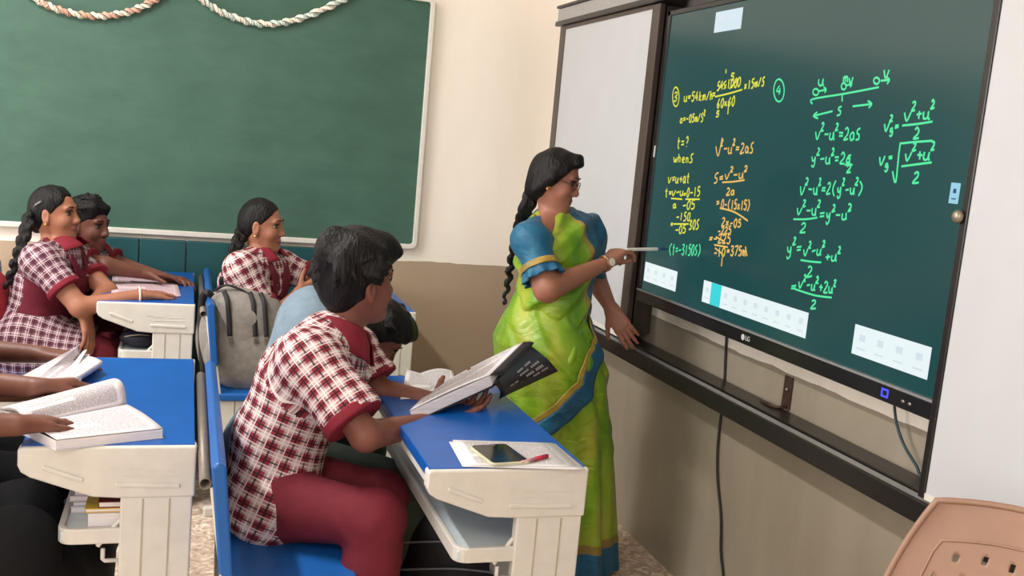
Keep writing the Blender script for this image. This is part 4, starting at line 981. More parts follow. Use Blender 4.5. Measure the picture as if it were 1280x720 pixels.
def girl_three():
    s = .95; pel = A_(.22, 3.86, .555)
    J = dict(pelvis=pel, hipR=pel+A_(0, -.085, -.01), hipL=pel+A_(0, .085, -.01), waist=aty(312, 405, 3.84), chest=aty(316, 352, 3.83), neck=aty(325, 318, 3.83), head=aty(328, 283, 3.83),
             look=A_(.93, -.36, -.02), shR=aty(300, 336, 3.69), shL=aty(352, 333, 3.96), elR=aty(338, 402, 3.66), wrR=aty(372, 368, 3.72), elL=aty(396, 350, 3.92), wrL=A_(.60, 3.86, .80),
             kneeR=A_(.50, 3.80, .54), kneeL=A_(.52, 3.98, .54), ankR=A_(.46, 3.8, .07), ankL=A_(.48, 3.98, .07))
    g = Fig(J, s, True, M_skg, .90); lens_check('girl3', g)
    t = thing('person', 'girl in a maroon checked shirt sitting behind the grey backpack', 'person', (pel[0], pel[1], 0))
    g.body(t, .005, [dict(W=J['wrR'], d=unit(aty(392, 358, 3.75)-J['wrR']), n=A_(.1, .9, .2), side=1, s=.86, curl=.9), dict(W=J['wrL'], d=A_(1, -.3, 0), n=A_(0, 0, -1), side=1, s=.85, curl=.3)])
    face_bits(t, J['head'], g.f, g.r, g.u, g.hs)
    hair_tied(t, g, .0045, 13); ax, P = hx(g)
    braid(t, [P(-.09, .02, -.03), aty(300, 297, 3.80), aty(291, 318, 3.76), aty(281, 345, 3.73), aty(276, 372, 3.73)], .024, .012)
    shirt(t, g, M_plaidg, .012, .70, None, .006, 45, .003)
    for q in 'RL': cuff(t, g, q, .024, .62, .72, M_maroonc)
    collar(t, g, M_maroonc, r=.056, drop=.026)
    dupatta(t, g, M_mwc).build('sash', M_mwc, t, smooth=True, solid=.003, weld=False)
    trousers(t, g, M_maroon, .014, .02, .008); shoes(t, g)
    MB().ball(P(-.002, .086, -.037), .006).build('earring', mat('gold', (200, 160, 80), .3, metal=.8), t, smooth=True)
M_plaidg = plaid('maroon check shirting of the girl', (214, 186, 186), (134, 46, 62), (54, 28, 40), .040)
girl_three()

M_printed = mat('black shirt cloth with grey print', (24, 24, 27), .85, .45, 12)
# --- two students at the near desk, mostly beyond the edge of the picture
def reader(label, py, elY, hands, J0, seed):
    s = .93; pel = A_(-.66, py, .555)
    J = dict(pelvis=pel, hipR=pel+A_(0, -.08, -.01), hipL=pel+A_(0, .08, -.01), waist=pel+A_(.03, 0, .17), chest=pel+A_(.05, 0, .34), neck=pel+A_(.06, 0, .46), head=pel+A_(.09, 0, .585), look=A_(.85, 0, -.4),
             shR=pel+A_(.05, -.145, .41), shL=pel+A_(.05, .145, .41), kneeR=pel+A_(.37, -.06, -.02), kneeL=pel+A_(.36, .07, -.01), ankR=pel+A_(.40, -.08, -.485), ankL=pel+A_(.40, .07, -.485))
    J.update(J0); g = Fig(J, s, False, M_skd); lens_check('reader', g)
    t = thing('person', label, 'person', (pel[0], pel[1], 0))
    g.body(t, .0045, hands)
    face_bits(t, J['head'], g.f, g.r, g.u, g.hs)
    ax, P = hx(g); pr = [ell(P(-.018, 0, .036), np.array((.108, .086, .092))*g.hv, ax, .02, clip=[(P(.012, 0, .004), g.f*.66-g.u*.75)]), ell(P(-.055, 0, .002), np.array((.070, .076, .080))*g.hv, ax, .02, clip=[(P(-.014, 0, 0), g.f)]), ell(P(.02, 0, .085), np.array((.09, .074, .04))*g.hv, ax, .03)]
    hair_obj(t, pr, .006, seed, .003)
    shirt(t, g, M_printed, .018, .80, None, .008, seed, .003); collar(t, g, M_dark)
    trousers(t, g, M_dark, .018, .03, .007, seed=seed); shoes(t, g)
W1 = atz(18, 531, .80); W2 = atz(40, 484, .815)
reader('person in black trousers pressing open the thick book, only forearm and lap showing', 2.13, 0, [dict(W=W1, d=unit(atz(72, 524, .785)-W1), n=A_(.1, .1, -1), side=-1, s=.92, curl=(.25, .2, .22, .3), thumb=(.8, .5, .1)), dict(W=A_(-.33, 2.30, .79), d=A_(.9, -.3, 0), n=A_(0, 0, -1), side=1, s=.85, curl=.3)],
       dict(elR=A_(-.56, 2.00, .80), wrR=W1, elL=A_(-.52, 2.30, .80), wrL=A_(-.33, 2.30, .79)), 51)
reader('person whose hand turns the loose pages of the smaller book, only forearm and hand showing', 2.50, 0, [dict(W=W2, d=unit(atz(92, 478, .815)-W2), n=A_(.0, -.3, -1), side=-1, s=.92, curl=(.55, .6, .7, .75), thumb=(.85, .35, .3)), dict(W=A_(-.33, 2.66, .79), d=A_(.9, -.2, 0), n=A_(0, 0, -1), side=1, s=.85, curl=.3)],
       dict(elR=A_(-.56, 2.38, .80), wrR=W2, elL=A_(-.52, 2.70, .79), wrL=A_(-.33, 2.66, .79)), 53)
# ---------------------------------------------------------------- the woman in the green sari
def silk(name, c0, c1, c2, rough=.38):
    m, nt, bs = new_mat(name); L = nt.links.new
    tc = N(nt, 'ShaderNodeTexCoord'); mp = N(nt, 'ShaderNodeMapping'); mp.inputs['Scale'].default_value = (3., 3., 1.); L(tc.outputs['Object'], mp.inputs['Vector'])
    nz = N(nt, 'ShaderNodeTexNoise'); nz.inputs['Scale'].default_value = 3.2; nz.inputs['Detail'].default_value = 3; L(mp.outputs['Vector'], nz.inputs['Vector'])
    rp = N(nt, 'ShaderNodeValToRGB'); e = rp.color_ramp.elements; e[0].position = .34; e[0].color = lin(c0); e[1].position = .68; e[1].color = lin(c2); k = e.new(.5); k.color = lin(c1)
    L(nz.outputs['Fac'], rp.inputs['Fac']); L(rp.outputs['Color'], bs.inputs['Base Color']); bs.inputs['Roughness'].default_value = rough
    bs.inputs['Sheen Weight'].default_value = .06; bs.inputs['Specular IOR Level'].default_value = .5
    b = N(nt, 'ShaderNodeBump'); b.inputs['Strength'].default_value = .45; b.inputs['Distance'].default_value = .02
    mp2 = N(nt, 'ShaderNodeMapping'); mp2.inputs['Rotation'].default_value = (.3, .6, .2); mp2.inputs['Scale'].default_value = (1.2, 1.2, 3.); L(tc.outputs['Object'], mp2.inputs['Vector'])
    n2 = N(nt, 'ShaderNodeTexNoise'); n2.inputs['Scale'].default_value = 7.; n2.inputs['Detail'].default_value = 2; n2.inputs['Distortion'].default_value = 1.; L(mp2.outputs['Vector'], n2.inputs['Vector'])
    L(n2.outputs['Fac'], b.inputs['Height']); L(b.outputs['Normal'], bs.inputs['Normal'])
    return m
M_sari = silk('lime green silk', (84, 138, 16), (124, 164, 26), (164, 176, 56)); M_teal = silk('teal silk', (2, 72, 108), (4, 86, 122), (8, 98, 132), .55)
M_goldt = silk('gold woven thread', (150, 128, 48), (178, 150, 62), (120, 104, 44), .45); M_bandb = silk('brown gold band', (120, 104, 40), (132, 112, 48), (140, 118, 60))
def teacher():
    s = .93; pel = aty(688, 440, 3.02)
    J = dict(pelvis=pel, hipR=pel+A_(.02, -.085, -.02), hipL=pel+A_(.03, .085, -.02), waist=aty(693, 375, 3.01), chest=aty(698, 318, 3.00), neck=aty(692, 275, 3.0), head=aty(695, 226, 2.99),
             look=A_(.80, -.55, -.22), up=unit(A_(.10, -.02, 1)), shR=aty(663, 300, 2.87), shL=aty(728, 296, 3.10), elR=aty(684, 361, 2.78), wrR=aty(757, 329, 2.90), elL=aty(742, 345, 3.20), wrL=aty(764, 386, 3.13),
             kneeR=A_(1.20, 2.96, .38), kneeL=A_(1.24, 3.12, .38), ankR=A_(1.23, 2.95, .07), ankL=A_(1.26, 3.10, .07))
    g = Fig(J, s, True, M_skt, .88, 1.22); g.front = unit(A_(.90, -.42, 0)); lens_check('teacher', g)
    t = thing('person', 'woman in a lime green sari with teal blouse, writing on the screen', 'person', (1.25, 3.02, 0))
    hd = unit(aty(790, 299, 2.97)-J['wrR'])
    g.body(t, .0042, [dict(W=J['wrR'], d=hd, n=A_(.55, .35, -.75), side=-1, s=.88, curl=(.62, .75, 1., 1.1), thumb=(.85, .2, .55), tb=.4), dict(W=J['wrL'], d=unit(aty(784, 418, 3.08)-J['wrL']), n=A_(.75, .3, -.6), side=-1, s=.9, curl=.22, thumb=(.75, .75, .1))])
    face_bits(t, J['head'], g.f, g.r, g.u, g.hs, .8)
    ax, P = hx(g)
    n = g.f*.80-g.u*.60
    pr = [ell(P(-.014, 0, .037), np.array((.108, .088, .092))*g.hv, ax, .02, clip=[(P(.016, 0, .0), n)]), ell(P(-.05, 0, -.01), np.array((.076, .082, .082))*g.hv, ax, .02, clip=[(P(.004, 0, 0), g.f)]),
          ell(P(-.080, 0, -.058), np.array((.042, .046, .046))*g.hv, ax, .02)]
    pr.append(ell(P(.096, 0, .028), np.array((.064, .070, .052))*g.hv, ax, .016, -1))
    for q in (-1, 1): pr.append(cap(P(.066, q*.012, .112), P(.012, q*.082, .012), .012*s, .015*s, .02)); pr.append(cap(P(-.004, q*.078, .012), P(-.05, q*.064, -.055), .016*s, .020*s, .02))
    pr.append(ell(P(.080, .02, .090), np.array((.020, .03, .014))*g.hv, ax, .02))
    hair_obj(t, pr, .0042, 61, .0018)
    braid(t, [P(-.085, -.01, -.07), aty(657, 262, 3.03), aty(649, 285, 3.09), aty(640, 325, 3.13), aty(634, 360, 3.14), aty(628, 384, 3.13)], .024, .009)
    # blouse with puffed sleeves, gold band and frill
    pt = [infl(p, .010, .04) for p in g.torso()[1:]]
    nc = (P(-.01, 0, -.160)+g.front*.0, unit(g.u+g.front*.62))
    for p in pt[2:]: p['clip'] = [nc]
    for q in 'RL': pt.append(cap(J['neck']*.42+J['sh'+q]*.58-g.front*.012, J['sh'+q], .034*s+.010, .044*s+.010, .04, clip=[nc]))
    for q in 'RL':
        a, e = J['sh'+q], J['el'+q]; dd = unit(e-a)
        pt.append(cap(a+dd*.012, a+(e-a)*.60, .047*s, .060*s, .04, clip=[(a+(e-a)*.60, dd)]))
    vs, fs = sdf(pt, .005, waves(71, .0022, 34)); mesh_obj('blouse', relax(vs, fs, 1, .4), fs, M_teal, t)
    for q in 'RL':
        a, e = J['sh'+q], J['el'+q]; dd = unit(e-a); u_, v_, _ = frame_of(dd); 
        ring = lambda f0, f1, r0, r1, wob, nm, m: MB().grid(lambda x, y: a+(e-a)*(f0+(f1-f0)*y)+(u_*math.cos(x*2*math.pi)+v_*math.sin(x*2*math.pi))*((r0+(r1-r0)*y)+wob*y*math.sin(x*2*math.pi*9)), 108, 6).build(nm, m, t, smooth=True, solid=.003)
        ring(.50, .62, .0615, .0625, 0, 'sleeve_band', M_goldt); ring(.60, .80, .058, .064, .0075, 'sleeve_frill', M_teal)
    # skirt of the sari: pleated cloth from waist to floor
    zs = [.012, .10, .125, .14, .30, .45, .60, .70, .78, .86, .93, .97]
    cx = [1.275, 1.27, 1.27, 1.268, 1.255, 1.235, 1.205, 1.178, 1.155, 1.145, 1.145, 1.147]
    rx = [.195, .19, .189, .188, .180, .178, .178, .180, .172, .140, .108, .090]; ry = [.20, .195, .194, .193, .19, .188, .19, .196, .19, .165, .138, .12]
    def sk(u, v):
        z = zs[0]+(zs[-1]-zs[0])*v; a = u*2*math.pi
        low = max(0, 1-v*1.05); fr = .5+.5*math.cos(a+.45)          # pleats gather at the front
        r = 1+low*(.055*math.sin(a*9+2.*v)+.035*math.sin(a*15+1.3))*(.45+.9*fr)+min(1, max(0, (z-.35)/.25))*(.060*max(0, math.sin(a*4.0+z*21+.9*math.sin(a*2-z*6)))**4+.040*max(0, math.sin(a*7+z*33+1.+.5*math.sin(a*3)))**4-.015)
        return A_(np.interp(z, zs, cx)+np.interp(z, zs, rx)*r*math.cos(a), 3.02+np.interp(z, zs, ry)*r*math.sin(a), z)
    mb = MB(); nu, nv = 220, 96
    mb.grid(sk, nu, nv); w = nv+1
    for i in range(nu):
        for j in range(nv):
            z = zs[0]+(zs[-1]-zs[0])*(j+.5)/nv; mb.m[i*nv+j] = 1 if z < .115 else (2 if z < .140 else 0)
    mb.build('sari_skirt', [M_sari, M_teal, M_bandb], t, smooth=True, solid=.003)
    # drape over the chest and far shoulder
    up = unit(J['neck']-pel)
    pd = [infl(p, .024, .05) for p in g.torso()]+[cap(J['neck']+A_(0, .02, -.03), J['shL'], .040*s+.024, .046*s+.024, .04), cap(J['shL'], J['shL']+(J['elL']-J['shL'])*.55, .052+.02, .05, .04)]
    cl = [(aty(693, 303, 2.86), unit(A_(-.74, -.36, .56))), (P(0, 0, -.118), unit(g.u+g.front*.40-g.lat*.70))]
    for p in pd: p['clip'] = list(cl)
    vs, fs = sdf(pd, .005, lambda Q: .009*(np.abs(np.sin(Q@A_(34, 14, -26)+1.2*np.sin(Q@A_(6, 4, 9))))-.6)+.003*np.sin(Q@A_(-60, 30, 60))); vs = relax(vs, fs, 1, .4)
    fc = vs[fs].mean(1); B = J['chest']; rel = fc-(pel+(B-pel)*(((fc-pel)@(B-pel))/((B-pel)@(B-pel)))[:, None])
    fr = unit(A_(.97, -.22, 0)); lt = np.cross(Z_, fr); ang = np.degrees(np.arctan2(rel@lt, rel@fr))   # 0 = straight ahead, negative = towards her right
    mi = np.where(ang > -34, 1, np.where(ang > -46, 2, 0))
    mesh_obj('sari_drape', vs, fs, [M_sari, M_teal, M_goldt], t, mi)
    # border strip running from the front of the waist round to her right knee
    from mathutils.bvhtree import BVHTree
    bv = BVHTree.FromPolygons([Vector(p) for p in mb.v], mb.f)
    def onskirt(a, z):
        d = A_(math.cos(a), math.sin(a), 0); c = A_(np.interp(z, zs, cx), 3.02, z)
        h = bv.ray_cast(Vector(c+d*.5), Vector(-d)); return np.array(h[0]) if h[0] else c+d*.18
    def strip(name, m, w0, w1, off, key):
        sb_ = MB(); K = spline([A_(a, z, 0) for a, z in key], 8); vs_ = []; k = len(K)
        for i, p in enumerate(K):
            tn = unit(K[min(i+1, k-1)]-K[max(i-1, 0)]); tn = unit(A_(tn[0]*.17, tn[1], 0)); nn = A_(tn[1]/.17, -tn[0], 0)
            for j in range(7):
                q = p+nn*(w0+(w1-w0)*j/6); h = onskirt(q[0], q[1]); d = A_(math.cos(q[0]), math.sin(q[0]), 0); vs_.append(h+d*off)
        sb_.add(vs_, [(i*7+j, i*7+j+1, (i+1)*7+j+1, (i+1)*7+j) for i in range(k-1) for j in range(6)])
        return sb_.build(name, m, t, smooth=True, solid=.004, off=1, weld=False)
    key = [(-.14, .925), (-.26, .885), (-.60, .815), (-1.05, .745), (-1.5, .64), (-1.95, .56), (-2.4, .50)]
    strip('sari_border', M_teal, -.024, .024, .006, key); strip('gold_edging', M_goldt, .024, .040, .006, key)
    # glasses, watch, necklace
    gl = MB(); 
    for q in (-1, 1):
        c = P(.098, q*.033, .004); gl.tube([c+(g.r*math.cos(a)*.023+g.u*math.sin(a)*.017-g.f*.10*abs(math.cos(a))*.02)*g.hs for a in np.linspace(0, 2*math.pi, 25)], .0013, 6, cap=False)
        gl.tube([P(.096, q*.056, .008), P(.06, q*.074, .010), P(.0, q*.086, .012)], .0013, 6)
    gl.tube([P(.099, -.010, .008), P(.103, 0, .011), P(.099, .010, .008)], .0013, 6)
    gl.build('glasses', mat('thin dark frame', (60, 36, 34), .3, metal=.3), t, smooth=True, weld=False)
    Wc = J['wrR']+unit(J['elR']-J['wrR'])*.006; d = unit(J['wrR']-J['elR']); a, b, _ = frame_of(d)
    wt = MB().grid(lambda x, y: Wc+(a*math.cos(x*2*math.pi)+b*math.sin(x*2*math.pi))*.0275+d*(y-.5)*.012, 32, 2).build('wristwatch', mat('rose gold', (206, 168, 140), .3, metal=.7), t, smooth=True, solid=.003)
    nn = unit(A_(.15, -1, .25)); nn = unit(nn-d*np.dot(nn, d)); tt = np.cross(d, nn); c = Wc+nn*.028
    MB().tube([c, c+nn*.007], .0155, 20).build('watch_case', mat('rose gold', (206, 168, 140), .3), wt); MB().tube([c+nn*.007, c+nn*.0078], .0125, 20).build('watch_dial', mat('cream watch dial', (232, 226, 214), .2), wt)
    nk = J['neck']; MB().tube([nk+(g.front*math.cos(q)+g.lat*math.sin(q))*(.058 if abs(q) > 1.2 else .060+.022*(1-abs(q)/1.2))+Z_*(.012-.036*max(0, math.cos(q))) for q in np.linspace(-2.6, 2.6, 28)], .0022, 6).build('necklace', mat('thin gold chain', (150, 104, 50), .35, metal=.7), t, smooth=True)
    for q in (-1, 1): MB().ball(P(-.002, q*.085, -.036), .005).build('earring', mat('gold', (200, 160, 80), .3, metal=.8), t, smooth=True)
    return g
TE = teacher()
# stylus held against the screen
tip = atx(836, 311, XS-.0015); tail = aty(783, 312, 2.925); dv = unit(tail-tip)
pn = thing('stylus', 'white stylus with blue tip held by the woman against the screen', 'stylus', tip)
MB().tube([tip+dv*.055, tail], [.0055, .0055], 12).build('barrel', mat('white stylus plastic', (232, 230, 226), .3), pn, smooth=False)
MB().tube([tip, tip+dv*.008, tip+dv*.030, tip+dv*.055], [.0012, .003, .0048, .0055], 12).build('nib', mat('blue stylus tip', (40, 74, 130), .4), pn, smooth=True)
# ---------------------------------------------------------------- things on and under the desks
def paper_mat(name, col=(226, 222, 226), ink_=(120, 112, 124), rows=34., dens=.42, gap=.5):
    """printed page: rows of small grey print with ragged gaps, laid out in the page's own coordinates"""
    m, nt, bs = new_mat(name); L = nt.links.new
    uv = N(nt, 'ShaderNodeUVMap'); uv.uv_map = 'UVMap'; sx = N(nt, 'ShaderNodeSeparateXYZ'); L(uv.outputs['UV'], sx.inputs['Vector'])
    def M(op, a, b=None):
        q = N(nt, 'ShaderNodeMath', operation=op)
        for i, v in enumerate((a, b)):
            if v is None: continue
            if isinstance(v, (int, float)): q.inputs[i].default_value = v
            else: L(v, q.inputs[i])
        return q.outputs[0]
    u, v = sx.outputs['X'], sx.outputs['Y']
    row = M('LESS_THAN', M('FRACT', M('MULTIPLY', v, rows)), gap)
    cb_ = N(nt, 'ShaderNodeCombineXYZ'); L(M('MULTIPLY', u, 60.), cb_.inputs[0]); L(M('FLOOR', M('MULTIPLY', v, rows)), cb_.inputs[1])
    nz = N(nt, 'ShaderNodeTexWhiteNoise') if False else N(nt, 'ShaderNodeTexNoise'); nz.inputs['Scale'].default_value = 1.; nz.inputs['Detail'].default_value = 1; L(cb_.outputs[0], nz.inputs['Vector'])
    wd = M('GREATER_THAN', nz.outputs['Fac'], dens)
    c2 = N(nt, 'ShaderNodeCombineXYZ'); L(M('FLOOR', M('MULTIPLY', u, 2.)), c2.inputs[0]); L(M('MULTIPLY', M('FLOOR', M('MULTIPLY', v, 9.)), 3.7), c2.inputs[1]); n2 = N(nt, 'ShaderNodeTexNoise'); n2.inputs['Scale'].default_value = 1.3; n2.inputs['Detail'].default_value = 0; L(c2.outputs[0], n2.inputs['Vector'])
    blk = M('GREATER_THAN', n2.outputs['Fac'], .34)
    mar = M('MULTIPLY', M('MULTIPLY', M('GREATER_THAN', u, .09), M('LESS_THAN', u, .91)), M('MULTIPLY', M('GREATER_THAN', v, .07), M('LESS_THAN', v, .93)))
    fac = M('MULTIPLY', M('MULTIPLY', M('MULTIPLY', row, wd), M('MULTIPLY', blk, mar)), .8)
    mx = N(nt, 'ShaderNodeMix', data_type='RGBA'); L(fac, mx.inputs[0]); mx.inputs[6].default_value = lin(col); mx.inputs[7].default_value = lin(ink_)
    L(mx.outputs[2], bs.inputs['Base Color']); bs.inputs['Roughness'].default_value = .6; bs.inputs['Specular IOR Level'].default_value = .3
    return m
M_page = paper_mat('printed page', (232, 226, 230), (96, 88, 100), 36.); M_paper = paper_mat('printed question paper', (218, 214, 214), (104, 98, 104), 34.); M_pink = paper_mat('pinkish printed sheet', (228, 206, 214), (140, 96, 112), 26.)
M_block = mat('page edges', (226, 220, 222), .7, .05, 300, stretch=(.02, .02, 1.)); M_plainp = mat('plain paper', (228, 222, 226), .6, .02, 10)
def sheet(fn, nu, nv, name, m, par, thick=.0015, off=-1):
    """bent sheet with page coordinates"""
    vs = np.array([fn(i/nu, j/nv) for i in range(nu+1) for j in range(nv+1)], float); w = nv+1; fs = []; uv = []
    for i in range(nu):
        for j in range(nv):
            fs.append((i*w+j, (i+1)*w+j, (i+1)*w+j+1, i*w+j+1)); uv.append(((i/nu, j/nv), ((i+1)/nu, j/nv), ((i+1)/nu, (j+1)/nv), (i/nu, (j+1)/nv)))
    o = mesh_obj(name, vs, np.array(fs), m, par, uv=np.array(uv))
    if thick: q = o.modifiers.new('solid', 'SOLIDIFY'); q.thickness = thick; q.offset = off
    return o
bil = lambda a, b, c, d: (lambda u, v: (a*(1-u)+b*u)*(1-v)+(d*(1-u)+c*u)*v)
TZ = HT+.0022
# papers, phone and pen on the desk beside the woman
q = [atz(561, 553, TZ), atz(694, 556, TZ), atz(732, 588, TZ), atz(578, 584, TZ)]
f = bil(q[3], q[2], q[1], q[0])
t = thing('question_paper', 'white printed question paper lying under the phone on the front desk', 'paper', q[3])
sheet(lambda u, v: f(u, v)+Z_*(.0008+.004*max(0, u-.85)**2*10), 12, 12, 'printed_sheet', M_paper, t, .0012, 1)
f2 = bil(q[3]+A_(.012, .004, 0), q[2]+A_(-.01, .012, 0), q[1]+A_(-.006, .004, 0), q[0]+A_(.01, .008, 0))
sheet(lambda u, v: f2(u, v)+Z_*.0026, 6, 6, 'printed_sheet', M_paper, t, .0008, 1)
q = [atz(588, 560, TZ+.006), atz(630, 555, TZ+.006), atz(657, 575, TZ+.006), atz(622, 586, TZ+.006)]
c = sum(q)/4; u_ = unit(q[3]-q[0]+q[2]-q[1]); u_[2] = 0; v_ = np.cross(Z_, u_)
Lp = (np.linalg.norm(q[3]-q[0])+np.linalg.norm(q[2]-q[1]))/4; Wp = (np.linalg.norm(q[1]-q[0])+np.linalg.norm(q[2]-q[3]))/4
ph = thing('mobile_phone', 'black screened mobile phone in a pale green case on the question paper', 'phone', c-Z_*.006)
pz = TZ+.0035
MB().prism([(x, y_) for x, y_ in rrect(-Lp, Lp, -Wp, Wp, .012)], A_(c[0], c[1], pz), u_, v_, Z_*.0065).build('case', mat('pale green phone case', (196, 194, 164), .4), ph, bevel=.002)
MB().prism([(x, y_) for x, y_ in rrect(-Lp+.004, Lp-.004, -Wp+.004, Wp-.004, .009)], A_(c[0], c[1], pz+.0065), u_, v_, Z_*.0008).build('screen_glass', mat('black phone glass', (12, 11, 14), .08), ph)
MB().obox(A_(c[0], c[1], pz+.0076)+u_*(-Lp+.012), (u_, v_, Z_), (.002, .012, .0004)).build('speaker_slot', M_steel, ph)
a, b = atz(652, 578, TZ+.008), atz(684, 570, TZ+.008)
pe = thing('pen', 'red capped pen lying beside the phone', 'pen', a)
d = unit(b-a); MB().tube([a, a+(b-a)*.55], .0038, 10).build('barrel', mat('clear pink pen barrel', (206, 140, 152), .3), pe, smooth=True)
MB().tube([a+(b-a)*.5, b], [.0048, .0048], 10).build('pen_cap', mat('red pen cap', (186, 40, 66), .35), pe, smooth=True)
# far paper under the hand of the hunched student
q = [atz(508, 468, TZ), atz(566, 466, TZ), atz(572, 494, TZ), atz(500, 500, TZ)]
f = bil(q[3], q[2], q[1], q[0]); t = thing('question_paper', 'crumpled white printed paper at the far end of the front desk under a hand', 'paper', q[3])
sheet(lambda u, v: f(u, v)+Z_*(.001+.012*abs(math.sin(u*4+v*2))*v), 14, 10, 'printed_sheet', M_paper, t, .0012, 1)
# printed sheet under the two far arms
q = [atz(140, 344, TZ), atz(220, 350, TZ), atz(226, 371, TZ), atz(139, 371, TZ)]
f = bil(q[3], q[2], q[1], q[0]); t = thing('test_sheet', 'pinkish printed sheet spread under two stretched arms on the far desk', 'paper', q[3])
sheet(lambda u, v: f(u, v)+Z_*.001, 8, 8, 'printed_sheet', M_pink, t, .002, 1)
MB().tube([atz(163, 352, TZ+.005), atz(196, 354, TZ+.005)], .003, 8).build('pencil', mat('dark pencil', (70, 62, 66), .5), None)
o = bpy.data.objects['pencil']; tag(o, 'dark pencil lying on the pinkish printed sheet', 'pencil')

# thick open book on the near desk
def open_book():
    t = thing('open_book', 'thick open textbook with a curling page on the near desk', 'book', atz(120, 535, HT))
    A, B, C_, D = atz(70, 562, HT+.002), atz(203, 547, HT+.002), atz(158, 516, HT+.002), atz(30, 543, HT+.002)
    th = .018; mb = MB(); low = [A, B, C_, D]; n = 4
    mb.add([p for p in low]+[p+Z_*th for p in low], [(3, 2, 1, 0), (0, 1, 5, 4), (1, 2, 6, 5), (2, 3, 7, 6), (3, 0, 4, 7)]).build('page_block', M_block, t)
    f = bil(A+Z_*th, B+Z_*th, C_+Z_*th, D+Z_*th)
    sheet(lambda u, v: f(u, v)+Z_*(.0012+.004*math.sin(v*math.pi)), 10, 10, 'right_page', M_page, t, .001, 1)
    mbk = MB(); mbk.add([p+(p-(A+C_)/2)*.02-Z_*.0015 for p in low]+[p+(p-(A+C_)/2)*.02+Z_*.0002 for p in low], [(3, 2, 1, 0), (4, 5, 6, 7), (0, 1, 5, 4), (1, 2, 6, 5), (2, 3, 7, 6), (3, 0, 4, 7)]).build('cover', mat('plain book cover', (206, 206, 214), .4), t)
    # left leaves curl up and over from the spine C-D
    E, Fp = C_+Z_*th, D+Z_*th; back = unit(np.cross(Z_, E-Fp)); back = back if back[1] > 0 else -back
    def curl(u, v, lift=1., wd=1.):
        p = Fp*(1-u)+E*u; x = v; return p+back*(.085*wd*x-.02*math.sin(x*math.pi)*lift)+Z_*(.050*lift*math.sin(x*2.5)*(.55+.45*u)+.002)
    sheet(lambda u, v: curl(u, v), 14, 12, 'curled_leaf', M_page, t, .008, -1)
    sheet(lambda u, v: curl(u*.96, v, .45, 1.25), 12, 10, 'left_page', M_page, t, .004, -1)
open_book()
def small_book():
    t = thing('open_book', 'smaller book with fanned loose pages being turned at the far side of the near desk', 'book', atz(80, 480, HT))
    S0, S1 = atz(72, 487, HT+.004), atz(106, 459, HT+.004); E0, E1 = atz(94, 487, HT+.004), atz(126, 466, HT+.004)
    f = bil(S0, S1, E1, E0)
    sheet(lambda u, v: f(u, v)+Z_*(.014+.004*math.sin(v*3.1)), 8, 8, 'page_block', M_block, t, .016, -1)
    for k, (dx, h, hz) in enumerate(((.060, .030, .052), (.036, .022, .060), (-.012, .014, .046), (-.030, .012, .034))):
        O0 = atz(72, 487, HT+.012)+A_(-dx*1.5, .0, h*.7); O1 = S1+A_(-dx*.35, .0, hz)
        g = bil(S0+Z_*.014, S1+Z_*.014, O1, O0)
        sheet(lambda u, v: g(u, v)+A_(-.010*math.sin(math.pi*v), 0, .006*math.sin(math.pi*v)), 10, 10, 'page', M_page if k % 2 else M_plainp, t, .0009, 0)
    g = bil(S0+Z_*.012, S1+Z_*.012, S1+A_(-.085, .02, .008), S0+A_(-.095, .0, .008))
    sheet(lambda u, v: g(u, v)+Z_*(.014*math.sin(math.pi*v)), 10, 10, 'page', M_page, t, .004, 0)
small_book()

